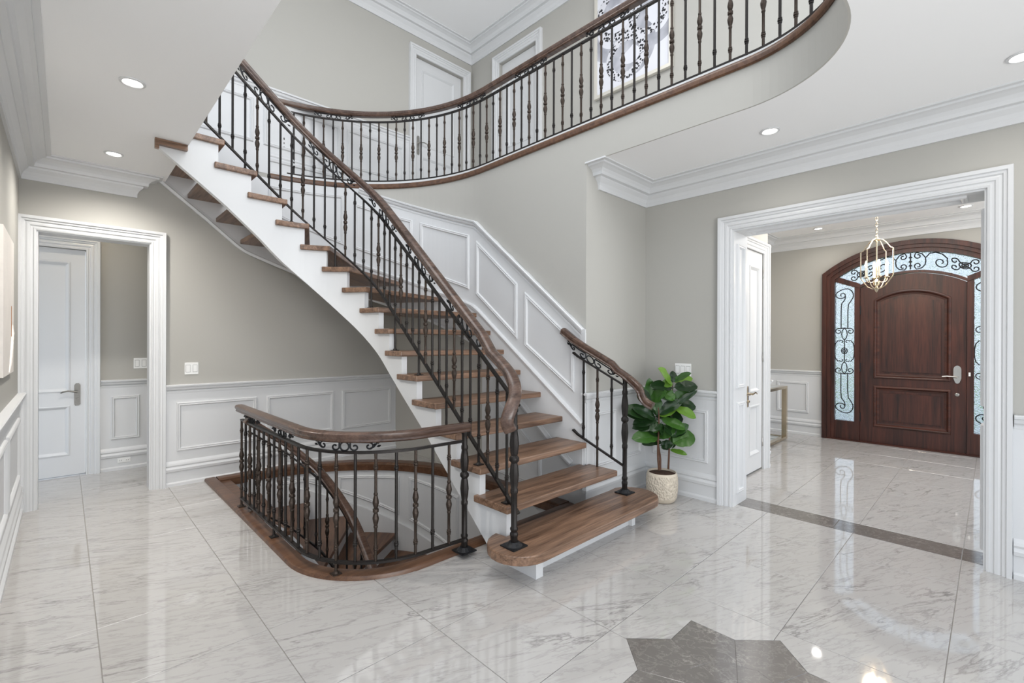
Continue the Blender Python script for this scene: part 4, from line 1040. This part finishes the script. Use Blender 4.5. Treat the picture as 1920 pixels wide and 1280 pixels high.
# ------------------------------------------------------------------ switches and outlet
def switch(fn, s0, s1, z0, z1, n, label, b=0, name='light_switch', cat='switch'):
    c = fn((s0+s1)/2, (z0+z1)/2, b); root = empty(name, c); thing(root, label, cat, 'white light switches' if cat == 'switch' else None)
    rel = lambda s, z, bb: tuple(Vector(fn(s, z, bb))-Vector(c))
    bx = lambda a, bb, cc, d, p, q: G().prism([(a, cc), (bb, cc), (bb, d), (a, d)], lambda k: rel(k[0], k[1], p), lambda k: rel(k[0], k[1], q))
    pl = bx(s0, s1, z0, z1, b, b+.006).obj('cover_plate', M['plate'], root); bevel_obj(pl, .002, 1)
    w_ = (s1-s0)/n
    for k in range(n):
        m_ = s0+w_*(k+.5)
        if name == 'light_switch':
            o = bx(m_-.0165, m_+.0165, (z0+z1)/2-.033, (z0+z1)/2+.033, b+.005, b+.0085).obj('rocker', M['plate'], root)
            bx(m_-.0195, m_+.0195, (z0+z1)/2-.036, (z0+z1)/2+.036, b+.0058, b+.0063).obj('rocker_gap', M['gap'], root)
        else:
            bx(m_-.02, m_+.02, (z0+z1)/2-.016, (z0+z1)/2+.016, b+.005, b+.008).obj('socket', M['plate'], root)
            for dx in (-.007, .007): bx(m_+dx-.0015, m_+dx+.0015, (z0+z1)/2-.006, (z0+z1)/2+.006, b+.0078, b+.0086).obj('slot', M['dark'], root)
switch(fB, .84, .953, 1.065, 1.18, 2, 'white double light switch on the grey wall right of the left doorway')
switch(fR, 1.897, 2.051, 1.085, 1.20, 3, 'white triple light switch on the grey wall above the potted plant')
switch(fH, .545, .665, 1.085, 1.20, 2, 'white double light switch seen through the left doorway on the hall wall')
switch(fH, .41, .52, .075, .125, 2, 'white outlet in the baseboard seen through the left doorway', .017, 'wall_outlet', 'outlet')

# ------------------------------------------------------------------ pictures
pc = empty('wall_art', (XL, 4.32, 1.62)); thing(pc, 'pale relief canvas with a thin tan streak on the left wall', 'picture')
G().box((.002, -.38, -.44), (.016, .38, .44)).obj('canvas', M['canvas'], pc)
G().box((.016, .17, -.20), (.018, .19, .0)).obj('tan_streak', M['tan'], pc)
g = G()
for i in range(7): g.tube([(.016, .0+.02*i, -.43+.02*i), (.019, .07+.025*i, -.36+.03*i), (.016, .15+.02*i, -.33+.035*i)], [.004, .009, .003], 6)
g.obj('relief_stroke', M['canvas'], pc, True)
AY0, AY1, AZ0, AZ1 = 2.235, 3.18, 4.16, 5.35
pc2 = empty('framed_picture', (4.40, (AY0+AY1)/2, (AZ0+AZ1)/2)); thing(pc2, 'silver framed black and white drawing of interlinked rings upstairs', 'picture')
hy, hz = (AY1-AY0)/2, (AZ1-AZ0)/2; fw = .035
g = G(); g.box((-.045, -hy, -hz), (-.003, -hy+fw, hz)); g.box((-.045, hy-fw, -hz), (-.003, hy, hz)); g.box((-.045, -hy+fw, -hz), (-.003, hy-fw, -hz+fw)); g.box((-.045, -hy+fw, hz-fw), (-.003, hy-fw, hz)); g.obj('frame', M['frame'], pc2)
cv = G().box((-hy+fw, -hz+fw, .004), (hy-fw, hz-fw, .03)).obj('canvas', M['art'], pc2)
cv.matrix_local = Matrix(((0, 0, -1, 0), (-1, 0, 0, 0), (0, 1, 0, 0), (0, 0, 0, 1)))

# ------------------------------------------------------------------ potted fiddle-leaf fig
px, py = 3.80, 2.03
fig = empty('potted_fig', (px, py, 0)); thing(fig, 'leafy green fiddle-leaf fig plant in a textured cream pot by the white wainscot', 'plant')
ng = M['ceramic'].node_tree; nb_ = ng.nodes['Principled BSDF']; v = ng.nodes.new('ShaderNodeTexVoronoi'); v.inputs['Scale'].default_value = 62; tcn = ng.nodes.new('ShaderNodeTexCoord'); mpn = ng.nodes.new('ShaderNodeMapping'); mpn.inputs['Scale'].default_value = (1.3, 1.3, .75)
bpn = ng.nodes.new('ShaderNodeBump'); bpn.inputs['Strength'].default_value = .9; bpn.inputs['Distance'].default_value = .012; bpn.invert = True
ng.links.new(tcn.outputs['Object'], mpn.inputs[0]); ng.links.new(mpn.outputs[0], v.inputs[0]); ng.links.new(v.outputs[0], bpn.inputs['Height']); ng.links.new(bpn.outputs[0], nb_.inputs['Normal'])
M['ceramic_plain'] = mat('plain_ceramic', srgb(206, 194, 176), .5)
PR_ = [(.098, .0), (.112, .012), (.126, .04), (.133, .09), (.136, .15), (.134, .20), (.129, .235), (.122, .252)]
g = G(); g.lathe([(r, z) for r, z in PR_ if .04 <= z <= .236], k=40, cap=False); pot = g.obj('pot', M['ceramic'], fig, True)
G().lathe([(.098, 0), (.112, .012), (.1262, .0405)], k=40).obj('pot_foot', M['ceramic_plain'], fig, True)
g = G(); g.lathe([(.129, .235), (.122, .254), (.116, .254), (.112, .20)], k=40, cap=False); g.obj('pot_rim', M['ceramic_plain'], fig, True)
G().lathe([(.114, .222), (.114, .238), (.05, .243)], k=24).obj('soil', M['soil'], fig)
cr_ = Vector((.72, -.694, 0)); cf = Vector((.694, .72, 0)); UPV = Vector((0, 0, 1)); SCL = .00104
def zp(x, y, d=0.0): # x,y measured on an enlargement of the plant: 325 = trunk line, 1180 = pot foot
    return cr_*((x-325)*SCL)+cf*d+UPV*((1190-y)*SCL)
for pts, r0, r1 in (([(295, 930, -.02), (282, 800, -.02), (285, 640, -.03), (290, 470, -.03), (285, 400, -.02)], .011, .004), ([(310, 930, .0), (318, 800, .02), (260, 560, .04), (215, 370, .02), (212, 300, .02)], .010, .003), ([(385, 930, .02), (385, 780, .0), (395, 620, .02), (425, 400, .03), (410, 200, .0)], .010, .0035)):
    q = smooth_pts([tuple(zp(*p)) for p in pts], 2); n = len(q)
    G().tube(q, [lerp(r0, r1, i/(n-1)) for i in range(n)], 7).obj('trunk', M['trunk'], fig, True)
def leaf_mesh(seed):
    rnd = random.Random(seed); nl, nw = 12, 6; g = G(); V = []
    for j in range(nl+1):
        t = j/nl; w_ = .5*(math.sin(PI*min(1, t**.8*1.0)))**.6*(.62+.38*t) if 0 < t < 1 else .0
        if .3 < t < .5: w_ *= .9
        for i in range(nw+1):
            u = (i/nw-.5)*2
            x = u*w_; y = t; z = .16*abs(u)*w_*1.2-.22*t*t+.02*math.sin(9*t+seed)*abs(u)+.015*math.sin(17*t+u*2+seed)
            V.append((x, y, z))
    F = [(j*(nw+1)+i, j*(nw+1)+i+1, (j+1)*(nw+1)+i+1, (j+1)*(nw+1)+i) for j in range(nl) for i in range(nw)]
    g.add(V, F); k = len(V)
    g.add([(x, y, z-.012) for x, y, z in V], [f[::-1] for f in F])
    e = [i for i in range(nw+1)]
    rim = [j*(nw+1) for j in range(nl+1)]; rim2 = [j*(nw+1)+nw for j in range(nl+1)]
    for a in (rim, rim2):
        for p, q in zip(a, a[1:]): g.f.append((p, q, q+k, p+k))
    g.tube([(0, -.12, .0), (0, 0, .0), (0, .35, -.02), (0, .9, -.17)], [.022, .02, .016, .006], 5)
    me = g.mesh('leaf', True); me.materials.append(M['leaf']); return me
LM = [leaf_mesh(s) for s in (1, 2, 3)]
lf = M['leaf'].node_tree; oi_ = [n for n in lf.nodes if n.type == 'OBJECT_INFO'][0]
lf.links.new(oi_.outputs['Color'], lf.nodes['Principled BSDF'].inputs['Base Color'])
LEAF = [(395, 200, 300, 78, 95, 2), (402, 200, 330, 190, 80, 2), (410, 190, 425, 105, 60, 0), (420, 182, 505, 108, 60, 1), (430, 188, 578, 148, 76, 2), (402, 232, 240, 200, 92, 0), (420, 232, 582, 208, 98, 0), (420, 335, 352, 268, 92, 1), (425, 382, 505, 258, 92, 1), (440, 380, 530, 258, 55, 0),
        (430, 400, 592, 378, 112, 0), (430, 405, 562, 450, 92, 2), (215, 362, 290, 262, 92, 1), (210, 372, 148, 238, 72, 1), (215, 350, 215, 188, 82, 1), (200, 380, 138, 298, 62, 0), (285, 462, 270, 328, 102, 1), (300, 472, 420, 345, 84, 0), (300, 474, 410, 398, 80, 2), (265, 480, 35, 405, 122, 0),
        (262, 492, 108, 400, 104, 0), (270, 502, 100, 520, 92, 0), (270, 512, 140, 565, 92, 0), (290, 540, 245, 575, 82, 1), (310, 492, 480, 478, 132, 0), (320, 502, 470, 545, 92, 1), (280, 650, 95, 632, 112, 1), (290, 640, 228, 578, 64, 0), (295, 650, 382, 575, 112, 1), (390, 632, 500, 548, 82, 1),
        (408, 700, 570, 628, 142, 1), (400, 730, 440, 640, 52, 1), (330, 700, 190, 712, 58, 0), (310, 722, 380, 698, 72, 0), (395, 762, 495, 775, 46, 2), (400, 722, 340, 742, 62, 0), (270, 600, 335, 645, 92, 0), (340, 560, 420, 610, 90, 0), (240, 430, 330, 470, 90, 0), (360, 420, 430, 470, 80, 0), (330, 620, 300, 560, 90, 0)]
LC = [(srgb(24, 46, 22), srgb(36, 64, 28)), (srgb(44, 80, 32), srgb(62, 100, 38)), (srgb(86, 124, 42), srgb(108, 146, 52))]
rnd = random.Random(3)
LEAF2 = [(a+rnd.uniform(-20, 20), b+rnd.uniform(-10, 20), c+rnd.uniform(-35, 35), d+rnd.uniform(-25, 40), w_*.9, 0) for a, b, c, d, w_, k in LEAF[5:36:2]]
for k, (x0, y0, x1, y1, wd, c) in enumerate(LEAF+LEAF2):
    d0 = rnd.uniform(-.03, .03); front = rnd.uniform(-.10, .02) if c else rnd.uniform(-.08, .05)
    a = zp(x0, y0, d0); b = zp(x1, y1, d0+front); Y = (b-a); Ln = Y.length; Y.normalize()
    N = (-cf*.75+UPV*.65+cr_*rnd.uniform(-.25, .25)); N = (N-Y*N.dot(Y)).normalized(); X = Y.cross(N)
    W = wd*SCL*1.45; Ln *= 1.18
    Mx = Matrix(((X.x*W, Y.x*Ln, N.x*W, a.x), (X.y*W, Y.y*Ln, N.y*W, a.y), (X.z*W, Y.z*Ln, N.z*W, a.z), (0, 0, 0, 1)))
    o = link('leaf', LM[k % 3], None, fig); o.matrix_local = Mx
    t = rnd.random(); o.color = tuple(lerp(LC[c][0][i], LC[c][1][i], t) for i in range(3))+(1,)
